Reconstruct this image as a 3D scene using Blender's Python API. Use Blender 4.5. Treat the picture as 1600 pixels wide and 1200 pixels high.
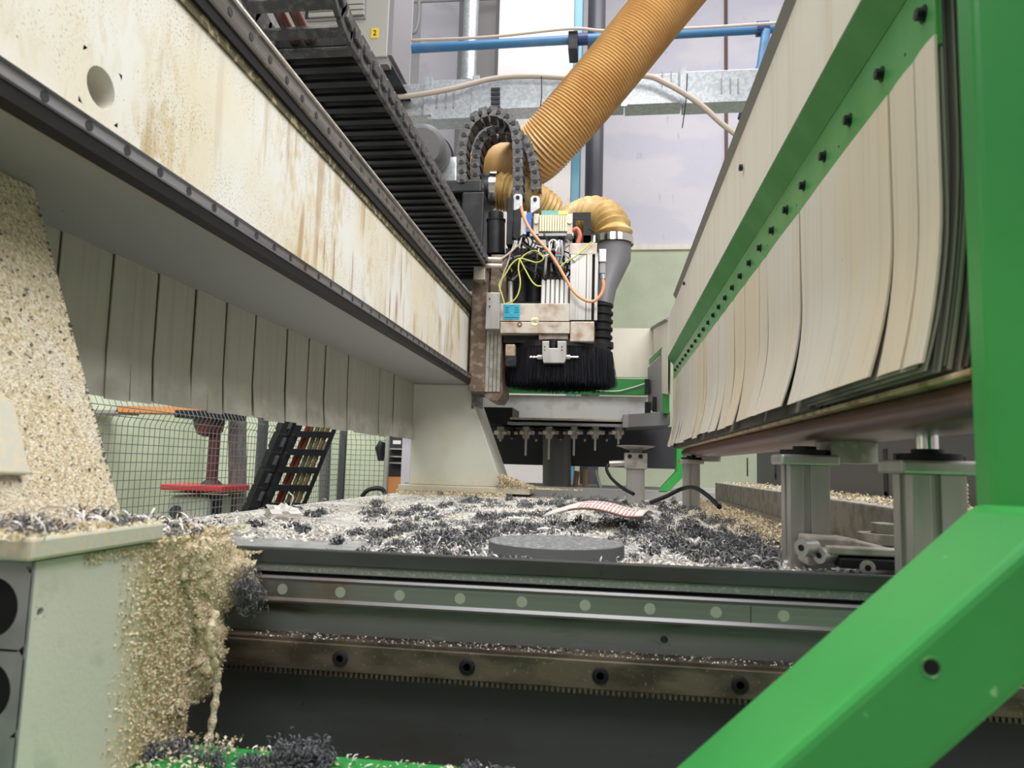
import bpy, bmesh, math, random
import numpy as np
from mathutils import Vector, Matrix
random.seed(7); RNG = np.random.default_rng(7)
for o in list(bpy.data.objects): bpy.data.objects.remove(o)
SC = bpy.context.scene; COL = SC.collection
EYE = 1.02                       # height of the lens above the floor; all z below are measured from the lens, raised at the end

# ------------------------------------------------------------------ camera
F = 1150.0
def nrm(v): v = np.array(v, float); return v/np.linalg.norm(v)
Yc = nrm((150, 130, F)); Zc = nrm((.029, -1, .1093)); Xc = np.cross(Yc, Zc)
M = np.stack([Xc, Yc, Zc], axis=1)            # world -> (right, down, forward)
right, down, fwd = M[0], M[1], M[2]
cam = bpy.data.cameras.new('camera'); co = bpy.data.objects.new('camera', cam); COL.objects.link(co)
mw = Matrix.Identity(4)
for i in range(3):
    mw[i][0] = right[i]; mw[i][1] = -down[i]; mw[i][2] = -fwd[i]
mw[2][3] = EYE
co.matrix_world = mw
cam.sensor_width = 36; cam.lens = 36*F/1600; cam.clip_start = .02; cam.clip_end = 60
cam.dof.use_dof = True; cam.dof.focus_distance = 1.9; cam.dof.aperture_fstop = 9.0
SC.camera = co
SC.view_settings.view_transform = 'Standard'; SC.view_settings.look = 'None'
SC.view_settings.exposure = -0.12; SC.view_settings.gamma = 1; SC.view_settings.use_curve_mapping = False

# ------------------------------------------------------------------ light
W = bpy.data.worlds.new('hall_daylight'); SC.world = W; W.use_nodes = True
bg = W.node_tree.nodes['Background']; bg.inputs[0].default_value = (.93, .96, 1, 1); bg.inputs[1].default_value = .75
def area(name, loc, target, sx, sy, power, col=(1, .98, .95)):
    l = bpy.data.lights.new(name, 'AREA'); l.shape = 'RECTANGLE'; l.size = sx; l.size_y = sy; l.energy = power; l.color = col
    o = bpy.data.objects.new(name, l); COL.objects.link(o); o.location = loc
    o.rotation_euler = (Vector(target)-Vector(loc)).to_track_quat('-Z', 'Y').to_euler()
area('area_light', (1.4, .9, 4.0), (-.5, 1.9, .3), 1.5, 3.0, 165)
area('area_light', (-.9, 1.2, 4.4), (.4, 1.8, 0), 1.2, 3.0, 120)  # added from the left to brighten the hood sheets
area('area_light', (.8, 4.6, 5.6), (.3, 8.5, 2.2), 4.0, 1.4, 135, (1, .97, .98))  # added to lift the back wall
area('area_light', (-3.4, 5.2, 3.6), (-4.0, 6.6, -.4), 1.2, 2.6, 170)  # added to brighten the green walls behind the fence
area('area_light', (.1, -1.2, 3.2), (.1, 1.4, .6), 1.8, 1.0, 42)  # added fill for faces turned towards the camera

# ------------------------------------------------------------------ helpers
def P(u, v, Y=None, X=None, Z=None):
    d = (u-800)*right + (v-600)*down + F*fwd
    if Y is not None: t = Y/d[1]
    elif X is not None: t = X/d[0]
    else: t = Z/d[2]
    return d*t

def mat(name, col, rough=.5, metal=0.0, layers=(), bump=None, spec=.5, coat=0, emit=None, alpha=None):
    m = bpy.data.materials.new(name); m.use_nodes = True; nt = m.node_tree; N = nt.nodes; L = nt.links
    b = N['Principled BSDF']; b.inputs['Roughness'].default_value = rough; b.inputs['Metallic'].default_value = metal
    b.inputs['Specular IOR Level'].default_value = spec
    if coat: b.inputs['Coat Weight'].default_value = coat; b.inputs['Coat Roughness'].default_value = .15
    b.inputs['Base Color'].default_value = (*col, 1)
    if emit: b.inputs['Emission Color'].default_value = (*emit[0], 1); b.inputs['Emission Strength'].default_value = emit[1]
    geo = N.new('ShaderNodeNewGeometry'); pos = geo.outputs['Position']
    def noise(scale, stretch, detail=4):
        mp = N.new('ShaderNodeMapping'); mp.inputs['Scale'].default_value = stretch; L.new(pos, mp.inputs[0])
        n = N.new('ShaderNodeTexNoise'); n.inputs['Scale'].default_value = scale; n.inputs['Detail'].default_value = detail
        L.new(mp.outputs[0], n.inputs['Vector']); return n.outputs['Fac']
    def mrange(src, a, c, clamp=True):
        r = N.new('ShaderNodeMapRange'); L.new(src, r.inputs[0]); r.inputs[1].default_value = a; r.inputs[2].default_value = c; return r.outputs[0]
    cur = None
    for ly in layers:
        f = mrange(noise(ly['s'], ly.get('st', (1, 1, 1)), ly.get('d', 4)), ly['lo'], ly['hi'])
        masks = []
        if 'n2' in ly: s2, st2, a2, b2 = ly['n2']; masks.append(mrange(noise(s2, st2, 3), a2, b2))
        for ax, a, c in ly.get('ax', ()):
            sp = N.new('ShaderNodeSeparateXYZ'); L.new(pos, sp.inputs[0])
            off = EYE if ax == 2 else 0
            masks.append(mrange(sp.outputs[ax], a+off, c+off))
        for k in masks:
            mm = N.new('ShaderNodeMath'); mm.operation = 'MULTIPLY'; L.new(f, mm.inputs[0]); L.new(k, mm.inputs[1]); f = mm.outputs[0]
        mm = N.new('ShaderNodeMath'); mm.operation = 'MULTIPLY'; L.new(f, mm.inputs[0]); mm.inputs[1].default_value = ly.get('a', 1); f = mm.outputs[0]
        mx = N.new('ShaderNodeMixRGB'); L.new(f, mx.inputs[0])
        if cur is None: mx.inputs[1].default_value = (*col, 1)
        else: L.new(cur, mx.inputs[1])
        mx.inputs[2].default_value = (*ly['c'], 1); cur = mx.outputs[0]
    if cur is not None: L.new(cur, b.inputs['Base Color'])
    if bump:
        bn = N.new('ShaderNodeBump'); bn.inputs['Strength'].default_value = bump[1]; bn.inputs['Distance'].default_value = bump[2] if len(bump) > 2 else .002
        L.new(noise(bump[0], bump[3] if len(bump) > 3 else (1, 1, 1), 5), bn.inputs['Height']); L.new(bn.outputs[0], b.inputs['Normal'])
    return m

class MB:
    def __init__(s): s.v = []; s.f = []
    def add(s, v, f):
        n = len(s.v); s.v += [tuple(map(float, p)) for p in v]; s.f += [tuple(i+n for i in q) for q in f]; return s
    def box(s, x0, x1, y0, y1, z0, z1):
        x0, x1 = sorted((x0, x1)); y0, y1 = sorted((y0, y1)); z0, z1 = sorted((z0, z1))
        return s.add([(x0,y0,z0),(x1,y0,z0),(x1,y1,z0),(x0,y1,z0),(x0,y0,z1),(x1,y0,z1),(x1,y1,z1),(x0,y1,z1)],
              [(0,3,2,1),(4,5,6,7),(0,1,5,4),(1,2,6,5),(2,3,7,6),(3,0,4,7)])
    def obox(s, c, ax, ay, az, hx, hy, hz):
        c, ax, ay, az = map(np.array, (c, ax, ay, az)); v = []
        for k in (-1, 1):
            for i, j in ((-1,-1),(1,-1),(1,1),(-1,1)): v.append(c+ax*hx*i+ay*hy*j+az*hz*k)
        return s.add(v, [(0,3,2,1),(4,5,6,7),(0,1,5,4),(1,2,6,5),(2,3,7,6),(3,0,4,7)])
    def fbox(s, u0, v0, u1, v1, Y, dep):
        a, b = P(u0, v0, Y=Y), P(u1, v1, Y=Y); return s.box(a[0], b[0], Y, Y+dep, a[2], b[2])
    def prism(s, pts, vec):              # pts: planar 3-D polygon
        n = len(pts); vec = np.array(vec); a = [np.array(p, float) for p in pts]; b = [p+vec for p in a]
        nn = sum((np.cross(a[i], a[(i+1) % n]) for i in range(n)), np.zeros(3))
        f = [tuple(range(n)), tuple(reversed(range(n, 2*n)))] + [(i, i+n, (i+1) % n+n, (i+1) % n) for i in range(n)]
        if np.dot(nn, vec) > 0: f = [tuple(reversed(q)) for q in f]
        return s.add(a+b, f)
    def tube(s, path, r, n=10, closed_ends=True, up=None):
        path = [np.array(p, float) for p in path]; R = r if hasattr(r, '__len__') else [r]*len(path); base = len(s.v); vs = []; fs = []
        t0 = nrm(path[1]-path[0]); ref = np.array((0, 0, 1.)) if abs(t0[2]) < .9 else np.array((1., 0, 0)); a = nrm(np.cross(t0, ref))
        for i, p in enumerate(path):
            t = nrm(path[min(i+1, len(path)-1)]-path[max(i-1, 0)]) if np.linalg.norm(path[min(i+1, len(path)-1)]-path[max(i-1, 0)]) > 1e-9 else t0
            a = nrm(a-t*np.dot(a, t)); b = np.cross(t, a); t0 = t
            for k in range(n):
                w = 2*math.pi*k/n; vs.append(p+R[i]*(math.cos(w)*a+math.sin(w)*b))
        for i in range(len(path)-1):
            for k in range(n):
                k2 = (k+1) % n; fs.append((i*n+k, i*n+k2, (i+1)*n+k2, (i+1)*n+k))
        if closed_ends: fs.append(tuple(reversed(range(n)))); fs.append(tuple(range((len(path)-1)*n, len(path)*n)))
        return s.add(vs, fs)
    def cyl(s, a, b, r, n=16, r2=None): return s.tube([a, b], [r, r2 if r2 is not None else r], n)
    def holed(s, o, e1, e2, L, H, holes, nrmv, depth, seg=20):
        """plate in the plane o + e1*s + e2*t (0..L, 0..H) with round holes (s,t,r) sorted along s; bores go -nrmv*depth"""
        o, e1, e2, nv = [np.array(q, float) for q in (o, e1, e2, nrmv)]
        def pt(a, b): return o+e1*a+e2*b
        def quad(a0, a1, b0, b1):
            if a1-a0 > 1e-6 and b1-b0 > 1e-6: s.add([pt(a0,b0), pt(a1,b0), pt(a1,b1), pt(a0,b1)], [(0,1,2,3)])
        cur = 0
        for (a, b, r) in holes:
            w = r*1.4; quad(cur, a-w, 0, H); quad(a-w, a+w, 0, b-w); quad(a-w, a+w, b+w, H); cur = a+w
            vs = []; fs = []
            for k in range(seg):
                t = 2*math.pi*k/seg+math.pi/4*0; c, d = math.cos(t), math.sin(t); q = w/max(abs(c), abs(d))
                vs += [pt(a+c*q, b+d*q), pt(a+c*r, b+d*r), pt(a+c*r, b+d*r)-nv*depth]
            for k in range(seg):
                i = 3*k; j = 3*((k+1) % seg); fs += [(i, j, j+1, i+1), (i+1, j+1, j+2, i+2)]
            fs.append(tuple(3*k+2 for k in range(seg))); s.add(vs, fs)
        quad(cur, L, 0, H); return s
    def build(s, name, m, parent=None, smooth=False, bevel=0, origin=None):
        me = bpy.data.meshes.new(name); o = bpy.data.objects.new(name, me); COL.objects.link(o)
        if parent is not None: org = ORG[parent.name]
        else:
            a = np.array(s.v); org = np.array(((a[:,0].min()+a[:,0].max())/2, (a[:,1].min()+a[:,1].max())/2, a[:,2].min())) if origin is None else np.array(origin)
            o.location = org
        ORG[o.name] = org
        me.from_pydata([(p[0]-org[0], p[1]-org[1], p[2]-org[2]) for p in s.v], [], s.f); me.update()
        bm = bmesh.new(); bm.from_mesh(me); bmesh.ops.recalc_face_normals(bm, faces=bm.faces); bm.to_mesh(me); bm.free()
        me.materials.append(m)
        if parent is not None: o.parent = parent
        if smooth:
            me.shade_smooth()
            if smooth != 'full': me.set_sharp_from_angle(angle=math.radians(38))
        if bevel:
            md = o.modifiers.new('bevel', 'BEVEL'); md.width = bevel; md.segments = 2; md.limit_method = 'ANGLE'; md.angle_limit = math.radians(40)
        return o
ORG = {}
def thing(name, label, cat, loc, group=None):
    o = bpy.data.objects.new(name, None); COL.objects.link(o); o.location = loc; o.empty_display_size = .05; ORG[o.name] = np.array(loc, float)
    o['label'] = label; o['category'] = cat
    if group: o['group'] = group
    return o
def tag(o, label, cat, group=None, kind=None):
    o['label'] = label; o['category'] = cat
    if group: o['group'] = group
    if kind: o['kind'] = kind
    return o
def struct(o, label, cat='building'):
    o['kind'] = 'structure'; o['label'] = label; o['category'] = cat; return o
def spline(pts, n=8):
    pts = [np.array(p, float) for p in pts]; out = []
    q = [2*pts[0]-pts[1]]+pts+[2*pts[-1]-pts[-2]]
    for i in range(1, len(q)-2):
        for k in range(n):
            t = k/n; a, b, c, d = q[i-1], q[i], q[i+1], q[i+2]
            out.append(.5*((2*b)+(c-a)*t+(2*a-5*b+4*c-d)*t*t+(3*b-3*c+d-a)*t**3))
    out.append(pts[-1]); return out
def text_mesh(txt, name, m, parent, loc, size, depth=.0006, ax=(1,0,0), up=(0,0,1)):
    c = bpy.data.curves.new(name, 'FONT'); c.body = txt; c.size = size; c.extrude = depth; c.align_x = 'CENTER'; c.align_y = 'CENTER'
    t = bpy.data.objects.new(name, c); COL.objects.link(t); dg = bpy.context.evaluated_depsgraph_get()
    me = bpy.data.meshes.new_from_object(t.evaluated_get(dg)); bpy.data.objects.remove(t)
    ax, up = np.array(ax, float), np.array(up, float); n = np.cross(ax, up); org = ORG[parent.name]
    for v in me.vertices:
        p = np.array(loc)+ax*v.co[0]+up*v.co[1]+n*v.co[2]-org; v.co = p
    me.materials.clear(); me.materials.append(m); o = bpy.data.objects.new(name, me); COL.objects.link(o); o.parent = parent; return o
def big_mesh(name, V, Fq, m):
    me = bpy.data.meshes.new(name); V = np.asarray(V, np.float32); Fq = np.asarray(Fq, np.int32); k = Fq.shape[1]
    org = np.array((V[:,0].mean(), V[:,1].mean(), V[:,2].min()), np.float32)
    me.vertices.add(len(V)); me.vertices.foreach_set('co', (V-org).ravel()); me.loops.add(Fq.size); me.loops.foreach_set('vertex_index', Fq.ravel())
    me.polygons.add(len(Fq)); me.polygons.foreach_set('loop_start', np.arange(0, Fq.size, k, dtype=np.int32)); me.polygons.foreach_set('loop_total', np.full(len(Fq), k, np.int32))
    me.update(calc_edges=True); me.validate(); me.materials.append(m)
    o = bpy.data.objects.new(name, me); COL.objects.link(o); o.location = org; ORG[o.name] = org; return o
def curls(centers, size, turns=(1, 2.5), width=.3, seg=9, rad=.35):
    """curly ribbons, one per centre"""
    Vs = []; Fs = []; n0 = 0
    for c in centers:
        s = size*random.uniform(.5, 1.5); t = random.uniform(*turns); R = s*rad*random.uniform(.6, 1.2)
        d = RNG.normal(size=3); d[2] *= .5; d = nrm(d); a = nrm(np.cross(d, RNG.normal(size=3))); b = np.cross(d, a)
        th = np.linspace(0, t*2*math.pi, seg+1)+random.random()*6; ln = np.linspace(-.5, .5, seg+1)*s; w = d*s*width*.5
        rr = R*(1+.3*np.sin(th*.7))
        p = np.array(c)+np.outer(ln, d)+np.outer(np.cos(th)*rr, a)+np.outer(np.sin(th)*rr, b)
        Vs.append(p-w); Vs.append(p+w)
        i = np.arange(seg); Fs.append(np.stack([n0+i, n0+i+1, n0+seg+1+i+1, n0+seg+1+i], 1)); n0 += 2*(seg+1)
    return np.concatenate(Vs), np.concatenate(Fs)
def flakes(centers, size, flat=.5, lift=0):
    C = np.asarray(centers); n = len(C); e1 = RNG.normal(size=(n, 3)); e1[:, 2] *= flat; e1 /= np.linalg.norm(e1, axis=1)[:, None]
    e2 = RNG.normal(size=(n, 3)); e2[:, 2] *= flat; e2 -= e1*np.sum(e1*e2, 1)[:, None]; e2 /= np.linalg.norm(e2, axis=1)[:, None]
    s = (size*RNG.uniform(.4, 1.5, n))[:, None]; asp = RNG.uniform(.25, .9, n)[:, None]; e3 = np.cross(e1, e2)*.25
    V = np.stack([C-e1*s, C+e2*s*asp, C+e1*s, C-e2*s*asp+e3*s], 1).reshape(-1, 3)
    i = np.arange(n)*4; return V, np.stack([i, i+1, i+2, i+3], 1)

# ------------------------------------------------------------------ materials
WHITEP = (.62, .60, .53)
m_beam = mat('beam_paint_rusty', (.74, .74, .71), .5, layers=[
    dict(c=(.70, .63, .47), s=5, st=(1, 1, .7), lo=.40, hi=.62, a=.75),
    dict(c=(.58, .46, .27), s=60, st=(1, 1, .5), lo=.47, hi=.62, a=.7, n2=(4.5, (1, 1, .5), .46, .60)),
    dict(c=(.42, .27, .11), s=11, st=(1, 1.6, .16), d=7, lo=.54, hi=.62, a=.8, n2=(3.6, (1, 1, 1.2), .44, .58)),
    dict(c=(.33, .18, .06), s=34, st=(1, 1.2, .09), d=7, lo=.585, hi=.66, a=.85, n2=(4, (1, 1, 1.4), .42, .58), ax=[(1, .8, 1.5)]),
    dict(c=(.24, .15, .07), s=300, lo=.57, hi=.65, a=.7, n2=(9, (1, 1, 1), .42, .6)),
    dict(c=(.13, .10, .08), s=150, lo=.70, hi=.75, a=.9)], bump=(180, .25, .001))
m_under = mat('beam_underside_shaded', (.28, .285, .275), .55, layers=[  # shade below the beam put into a darker grey
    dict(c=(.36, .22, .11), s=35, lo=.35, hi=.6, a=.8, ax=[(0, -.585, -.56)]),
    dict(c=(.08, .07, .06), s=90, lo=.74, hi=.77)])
m_column = mat('column_paint', (.60, .60, .53), .5, layers=[dict(c=(.50, .46, .36), s=8, lo=.5, hi=.75, a=.5),
    dict(c=(.62, .54, .36), s=60, lo=.45, hi=.55, a=.8, ax=[(2, -.05, -.08)]), dict(c=(.1, .09, .08), s=120, lo=.75, hi=.78)])
m_saw = mat('sawdust_crust', (.66, .56, .38), .95, layers=[dict(c=(.84, .77, .62), s=200, lo=.45, hi=.6), dict(c=(.45, .34, .2), s=160, lo=.56, hi=.66, a=.8),
    dict(c=(.78, .76, .70), s=9, lo=.5, hi=.7, a=.7), dict(c=(.13, .11, .13), s=230, lo=.60, hi=.66, a=.75)], bump=(420, 1, .004), spec=.1)
m_dustpatch = mat('sawdust_flat', (.66, .55, .37), .95, layers=[dict(c=(.74, .66, .50), s=200, lo=.45, hi=.6), dict(c=(.30, .24, .17), s=140, lo=.6, hi=.68)], bump=(380, .9, .003), spec=.1)
m_block = mat('foot_block_paint', (.60, .58, .51), .5, layers=[dict(c=(.60, .49, .31), s=170, lo=.30, hi=.52, ax=[(1, .645, .70)]),
    dict(c=(.42, .42, .37), s=25, lo=.58, hi=.7, a=.5), dict(c=(.12, .11, .1), s=60, lo=.74, hi=.77)], bump=(220, .3, .001))
m_slab = mat('foot_slab_paint', (.54, .53, .45), .55, layers=[dict(c=(.64, .55, .40), s=130, lo=.48, hi=.6, a=.8)])
m_darkplate = mat('grey_steel_plate', (.30, .30, .31), .5, .2, layers=[dict(c=(.2, .2, .21), s=14, lo=.45, hi=.65)])
m_steel = mat('rail_steel', (.30, .30, .31), .42, .85, layers=[dict(c=(.26, .26, .27), s=30, st=(.05, .05, 6), lo=.4, hi=.65), dict(c=(.22, .11, .05), s=8, lo=.5, hi=.65, a=.8, ax=[(0, -.22, -.36), (1, 1.05, .99)])])
m_beamrail = mat('beam_rail_steel', (.35, .35, .37), .38, .7, layers=[dict(c=(.19, .18, .19), s=40, st=(3, .05, 3), lo=.4, hi=.65), dict(c=(.24, .17, .11), s=12, lo=.55, hi=.7, a=.7)])
m_toprail = mat('top_rail_grimy', (.25, .23, .22), .5, .5, layers=[dict(c=(.12, .11, .1), s=30, st=(3, .1, 3), lo=.4, hi=.6), dict(c=(.34, .28, .2), s=50, lo=.58, hi=.7, a=.7)])
m_plug = mat('rail_plug', (.05, .05, .055), .5, .3)
m_plugl = mat('rail_plug_light', (.44, .46, .40), .45, .2)
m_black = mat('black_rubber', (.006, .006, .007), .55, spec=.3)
m_blackm = mat('black_metal', (.009, .010, .013), .45, .1, spec=.35, layers=[dict(c=(.022, .022, .026), s=20, lo=.5, hi=.7)])
m_grime = mat('grime_seal', (.10, .085, .05), .9, layers=[dict(c=(.34, .29, .17), s=60, lo=.5, hi=.62)], bump=(200, .8, .003))
m_rack = mat('rack_steel_brown', (.17, .135, .105), .45, .45, layers=[dict(c=(.07, .055, .045), s=12, st=(1, 1, 3), lo=.42, hi=.62), dict(c=(.38, .34, .3), s=200, lo=.62, hi=.7, a=.5)], bump=(200, .2, .0006))
m_dgrey = mat('bed_dark_grey', (.060, .066, .068), .42, layers=[dict(c=(.02, .02, .02), s=90, lo=.70, hi=.74), dict(c=(.035, .03, .027), s=7, st=(.5, 1, 2), lo=.5, hi=.7, a=.8)], spec=.4)
m_mgrey = mat('bed_mid_grey', (.15, .16, .158), .5, layers=[dict(c=(.045, .035, .03), s=13, st=(.35, 1, 2), lo=.54, hi=.66), dict(c=(.25, .26, .25), s=50, st=(.4, 1, 3), lo=.62, hi=.75, a=.4)])
m_bedtop = mat('bed_top_grey', (.24, .25, .255), .6, layers=[dict(c=(.62, .60, .57), s=26, lo=.42, hi=.58, a=.85, ax=[(1, .98, 1.3)]), dict(c=(.74, .72, .69), s=7, lo=.42, hi=.56, a=.9, ax=[(1, 1.15, 1.6)]), dict(c=(.46, .45, .43), s=220, lo=.56, hi=.64, a=.6)], bump=(260, .5, .003))
m_brown = mat('brown_bar', (.13, .045, .035), .35, layers=[dict(c=(.09, .05, .045), s=9, st=(1, .3, 1), lo=.45, hi=.6), dict(c=(.45, .38, .3), s=70, lo=.72, hi=.75)], spec=.5)
m_beige = mat('beige_lip', (.62, .50, .33), .8, layers=[dict(c=(.40, .28, .15), s=40, lo=.5, hi=.62)], bump=(150, .5, .002))
m_green = mat('green_paint', (.040, .31, .065), .30, layers=[dict(c=(.028, .25, .055), s=3, lo=.4, hi=.6), dict(c=(.30, .55, .28), s=85, lo=.73, hi=.77, a=.7)], bump=(340, .07, .001), spec=.5)
m_greenf = mat('green_paint_flange', (.05, .27, .055), .33, layers=[dict(c=(.10, .34, .10), s=14, st=(1, 1, .3), lo=.45, hi=.7, a=.7)], bump=(420, .12, .0008), spec=.5)
m_cream = mat('cream_panel', (.70, .66, .58), .5, layers=[dict(c=(.60, .52, .40), s=18, st=(1, 1.5, .15), lo=.5, hi=.72, a=.6), dict(c=(.2, .15, .1), s=90, lo=.76, hi=.78)])
m_lip = mat('panel_lip_shaded', (.24, .23, .21), .6)  # lip lies in shade, which is put into this grey
m_stripR = mat('cream_strip', (.64, .60, .54), .5, layers=[dict(c=(.64, .55, .41), s=3, st=(1, 1, .6), lo=.42, hi=.6, a=.9), dict(c=(.52, .46, .38), s=50, st=(1, 2, .06), lo=.52, hi=.7, a=.5), dict(c=(.12, .10, .09), s=120, lo=.755, hi=.77)])
m_stripE = mat('under_strip_shaded', (.13, .125, .11), .7, layers=[dict(c=(.06, .058, .052), s=18, st=(1, 1, .2), lo=.45, hi=.65)])  # dark of the shaded gaps between strip layers, put into the colour
m_stripE2 = mat('strip_edge_pale', (.27, .26, .23), .7, layers=[dict(c=(.14, .135, .125), s=18, st=(1, 1, .2), lo=.45, hi=.65)])
m_stripL = mat('grey_strip', (.40, .395, .335), .6, layers=[dict(c=(.33, .32, .27), s=30, st=(1, 2, .1), lo=.48, hi=.68, a=.7), dict(c=(.62, .61, .55), s=16, st=(1, .6, 1), lo=.35, hi=.6, a=.75, ax=[(2, .165, .125)]), dict(c=(.1, .1, .09), s=110, lo=.755, hi=.77)])
m_alu = mat('aluminium', (.48, .47, .46), .35, .65, layers=[dict(c=(.40, .39, .37), s=30, st=(1, 1, .2), lo=.45, hi=.65)])
m_alub = mat('aluminium_stained', (.52, .48, .42), .4, .4, layers=[dict(c=(.30, .19, .12), s=14, lo=.46, hi=.66, a=.9), dict(c=(.45, .41, .36), s=90, lo=.55, hi=.7, a=.6)])
m_alud = mat('aluminium_dusty', (.40, .38, .35), .55, .3, layers=[dict(c=(.28, .26, .23), s=30, lo=.45, hi=.6), dict(c=(.55, .48, .36), s=90, lo=.6, hi=.7, a=.6)])
m_galv = mat('galvanised', (.50, .53, .56), .35, .55, layers=[dict(c=(.40, .43, .46), s=45, lo=.45, hi=.55)])
m_chrome = mat('chrome', (.75, .75, .77), .12, 1)
m_hose = mat('ochre_hose', (.50, .30, .115), .42, layers=[dict(c=(.42, .23, .08), s=5, lo=.42, hi=.62), dict(c=(.3, .2, .1), s=22, lo=.62, hi=.75, a=.6)], spec=.5)
m_hosel = mat('pale_ochre_hose', (.50, .35, .14), .4, layers=[dict(c=(.38, .23, .08), s=16, lo=.45, hi=.65)])
m_chain = mat('cable_chain_grey', (.045, .045, .048), .5, layers=[dict(c=(.11, .105, .10), s=60, lo=.5, hi=.65)])  # lighter mottle paints highlights into the chain colour
m_chaind = mat('cable_chain_dark', (.018, .018, .02), .5, layers=[dict(c=(.06, .055, .05), s=120, st=(3, 1, .3), lo=.58, hi=.68)])
m_blue = mat('blue_pipe', (.045, .17, .34), .4, layers=[dict(c=(.12, .20, .28), s=6, lo=.5, hi=.75, a=.6)])
m_navy = mat('navy_fitting', (.02, .035, .12), .4)
m_cable = mat('beige_cable', (.47, .40, .34), .6)
m_red = mat('red_paint', (.50, .03, .035), .45)
m_redbox = mat('red_box', (.62, .13, .12), .45)
m_darkred = mat('dark_red_machine', (.10, .02, .022), .5, layers=[dict(c=(.03, .02, .02), s=12, lo=.45, hi=.6)])
m_wall = mat('lavender_wall', (.63, .61, .66), .85, layers=[dict(c=(.54, .54, .63), s=.9, st=(1, 1, 2.2), lo=.48, hi=.56, a=.7), dict(c=(.40, .38, .42), s=16, st=(1, 1, .3), lo=.66, hi=.74, a=.5)], bump=(30, .15, .01))
m_pillar = mat('white_pillar', (.64, .61, .60), .8, layers=[dict(c=(.45, .42, .42), s=13, lo=.66, hi=.72, a=.6)], bump=(30, .2, .01))
m_gwall = mat('green_wall', (.50, .55, .41), .85, layers=[dict(c=(.43, .49, .36), s=3, lo=.4, hi=.65)], bump=(60, .3, .01))
m_floor = mat('concrete_floor', (.24, .23, .22), .8, layers=[dict(c=(.3, .27, .22), s=8, lo=.45, hi=.7)])
m_cab = mat('cabinet_grey', (.40, .385, .36), .55)
m_cabd = mat('cabinet_shadow_grey', (.26, .25, .26), .55)
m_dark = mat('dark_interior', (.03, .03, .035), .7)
m_yel = mat('yellow_label', (.80, .55, .04), .5)
m_ink = mat('black_ink', (.01, .01, .01), .6)
m_bluest = mat('blue_sticker', (.02, .33, .48), .4)
m_cream2 = mat('terminal_beige', (.62, .55, .38), .5)
m_orange = mat('orange_cable', (.66, .29, .14), .45)
m_yg = mat('earth_wire', (.48, .50, .10), .45)
m_wire = mat('fence_wire', (.16, .17, .17), .5, .4)
m_post = mat('fence_post', (.06, .065, .07), .5)
m_wood = mat('orange_board', (.55, .22, .07), .6)
m_bshav = mat('black_shavings', (.08, .083, .09), .42, layers=[dict(c=(.21, .22, .235), s=190, lo=.50, hi=.62)], spec=.7)  # lighter grey layer paints highlights onto the curls
m_wshav = mat('white_shavings', (.82, .79, .77), .75)
m_wflake = mat('white_flakes', (.78, .74, .69), .85, layers=[dict(c=(.6, .50, .36), s=10, lo=.5, hi=.7, a=.5)])
m_sflake = mat('wood_flakes', (.74, .65, .47), .9, layers=[dict(c=(.50, .37, .2), s=100, lo=.5, hi=.65)])
m_disc = mat('disc_grey', (.15, .155, .165), .65, layers=[dict(c=(.42, .42, .42), s=150, lo=.52, hi=.62, a=.7, ax=[(2, -.1092, -.1086)])])
m_paper = mat('printed_paper', (.75, .68, .66), .6)
m_pink = mat('pink_print', (.68, .40, .40), .6)
m_bristle = mat('bristle', (.012, .013, .02), .5, spec=.3)

# ------------------------------------------------------------------ the hall
WY = 8.0
fl = MB().box(-4.8, 3.6, -2.2, WY+.3, -1.12, -EYE).build('floor', m_floor); struct(fl, 'dusty concrete floor under the machine', 'floor')
zb = P(1020, 391, Y=WY)[2]
w = MB().box(-4.8, 3.6, WY, WY+.25, -EYE, zb).build('wall_back', m_gwall); struct(w, 'pale green lower wall behind the machine', 'wall')
root = w
o = MB().box(-4.8, 3.6, WY+.02, WY+.25, zb+.05, 6.3).build('wall_panel', m_wall, w)
o = MB().box(-4.8, 3.6, WY-.03, WY+.2, zb, zb+.055).build('ledge', m_cream, w)
for uu in (1135, 1352): 
    a = P(uu, 200, Y=WY)
    MB().box(a[0]-.018, a[0]+.018, WY+.005, WY+.1, zb+.06, 6.3).build('joint_seal', mat('joint_brown', (.13, .08, .07), .8), w)
w = MB().box(-4.8, -4.6, -2.2, WY, -EYE, 6.3).build('wall_left', m_gwall); struct(w, 'pale green side wall seen through the mesh fence', 'wall')
w = MB().box(3.4, 3.6, -2.2, WY, -EYE, 6.3).build('wall_right', m_pillar); struct(w, 'pale side wall beyond the dust hood', 'wall')
w = MB().box(-4.8, 3.6, -2.4, -2.2, -EYE, 6.3).build('wall_front', m_cab); struct(w, 'grey wall on the near side of the hall', 'wall')
# white pillar with a steel-edged side
PY = 5.7
a, b = P(775, 200, Y=PY), P(893, 200, Y=PY)
t = MB().box(a[0], b[0], PY, PY+.5, -EYE, 6.3).build('pillar', m_pillar); tag(t, 'white speckled concrete pillar behind the big ochre hose', 'pillar')
t = MB().box(P(893, 200, Y=PY)[0]+.003, P(906, 200, Y=PY)[0], PY+.05, PY+.3, -EYE, 6.3).build('drop_pipe', mat('teal_pipe', (.10, .26, .36), .4)); tag(t, 'teal blue square drop pipe against the white pillar', 'pipe')
c = P(928, 200, Y=5.9)
t = MB().cyl((c[0], 6.2, -EYE), (c[0], 6.2, 6.3), .078, 20).build('downpipe', mat('dark_pipe', (.06, .06, .075), .4), smooth=True); tag(t, 'dark grey round downpipe right of the white pillar', 'pipe')
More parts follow.
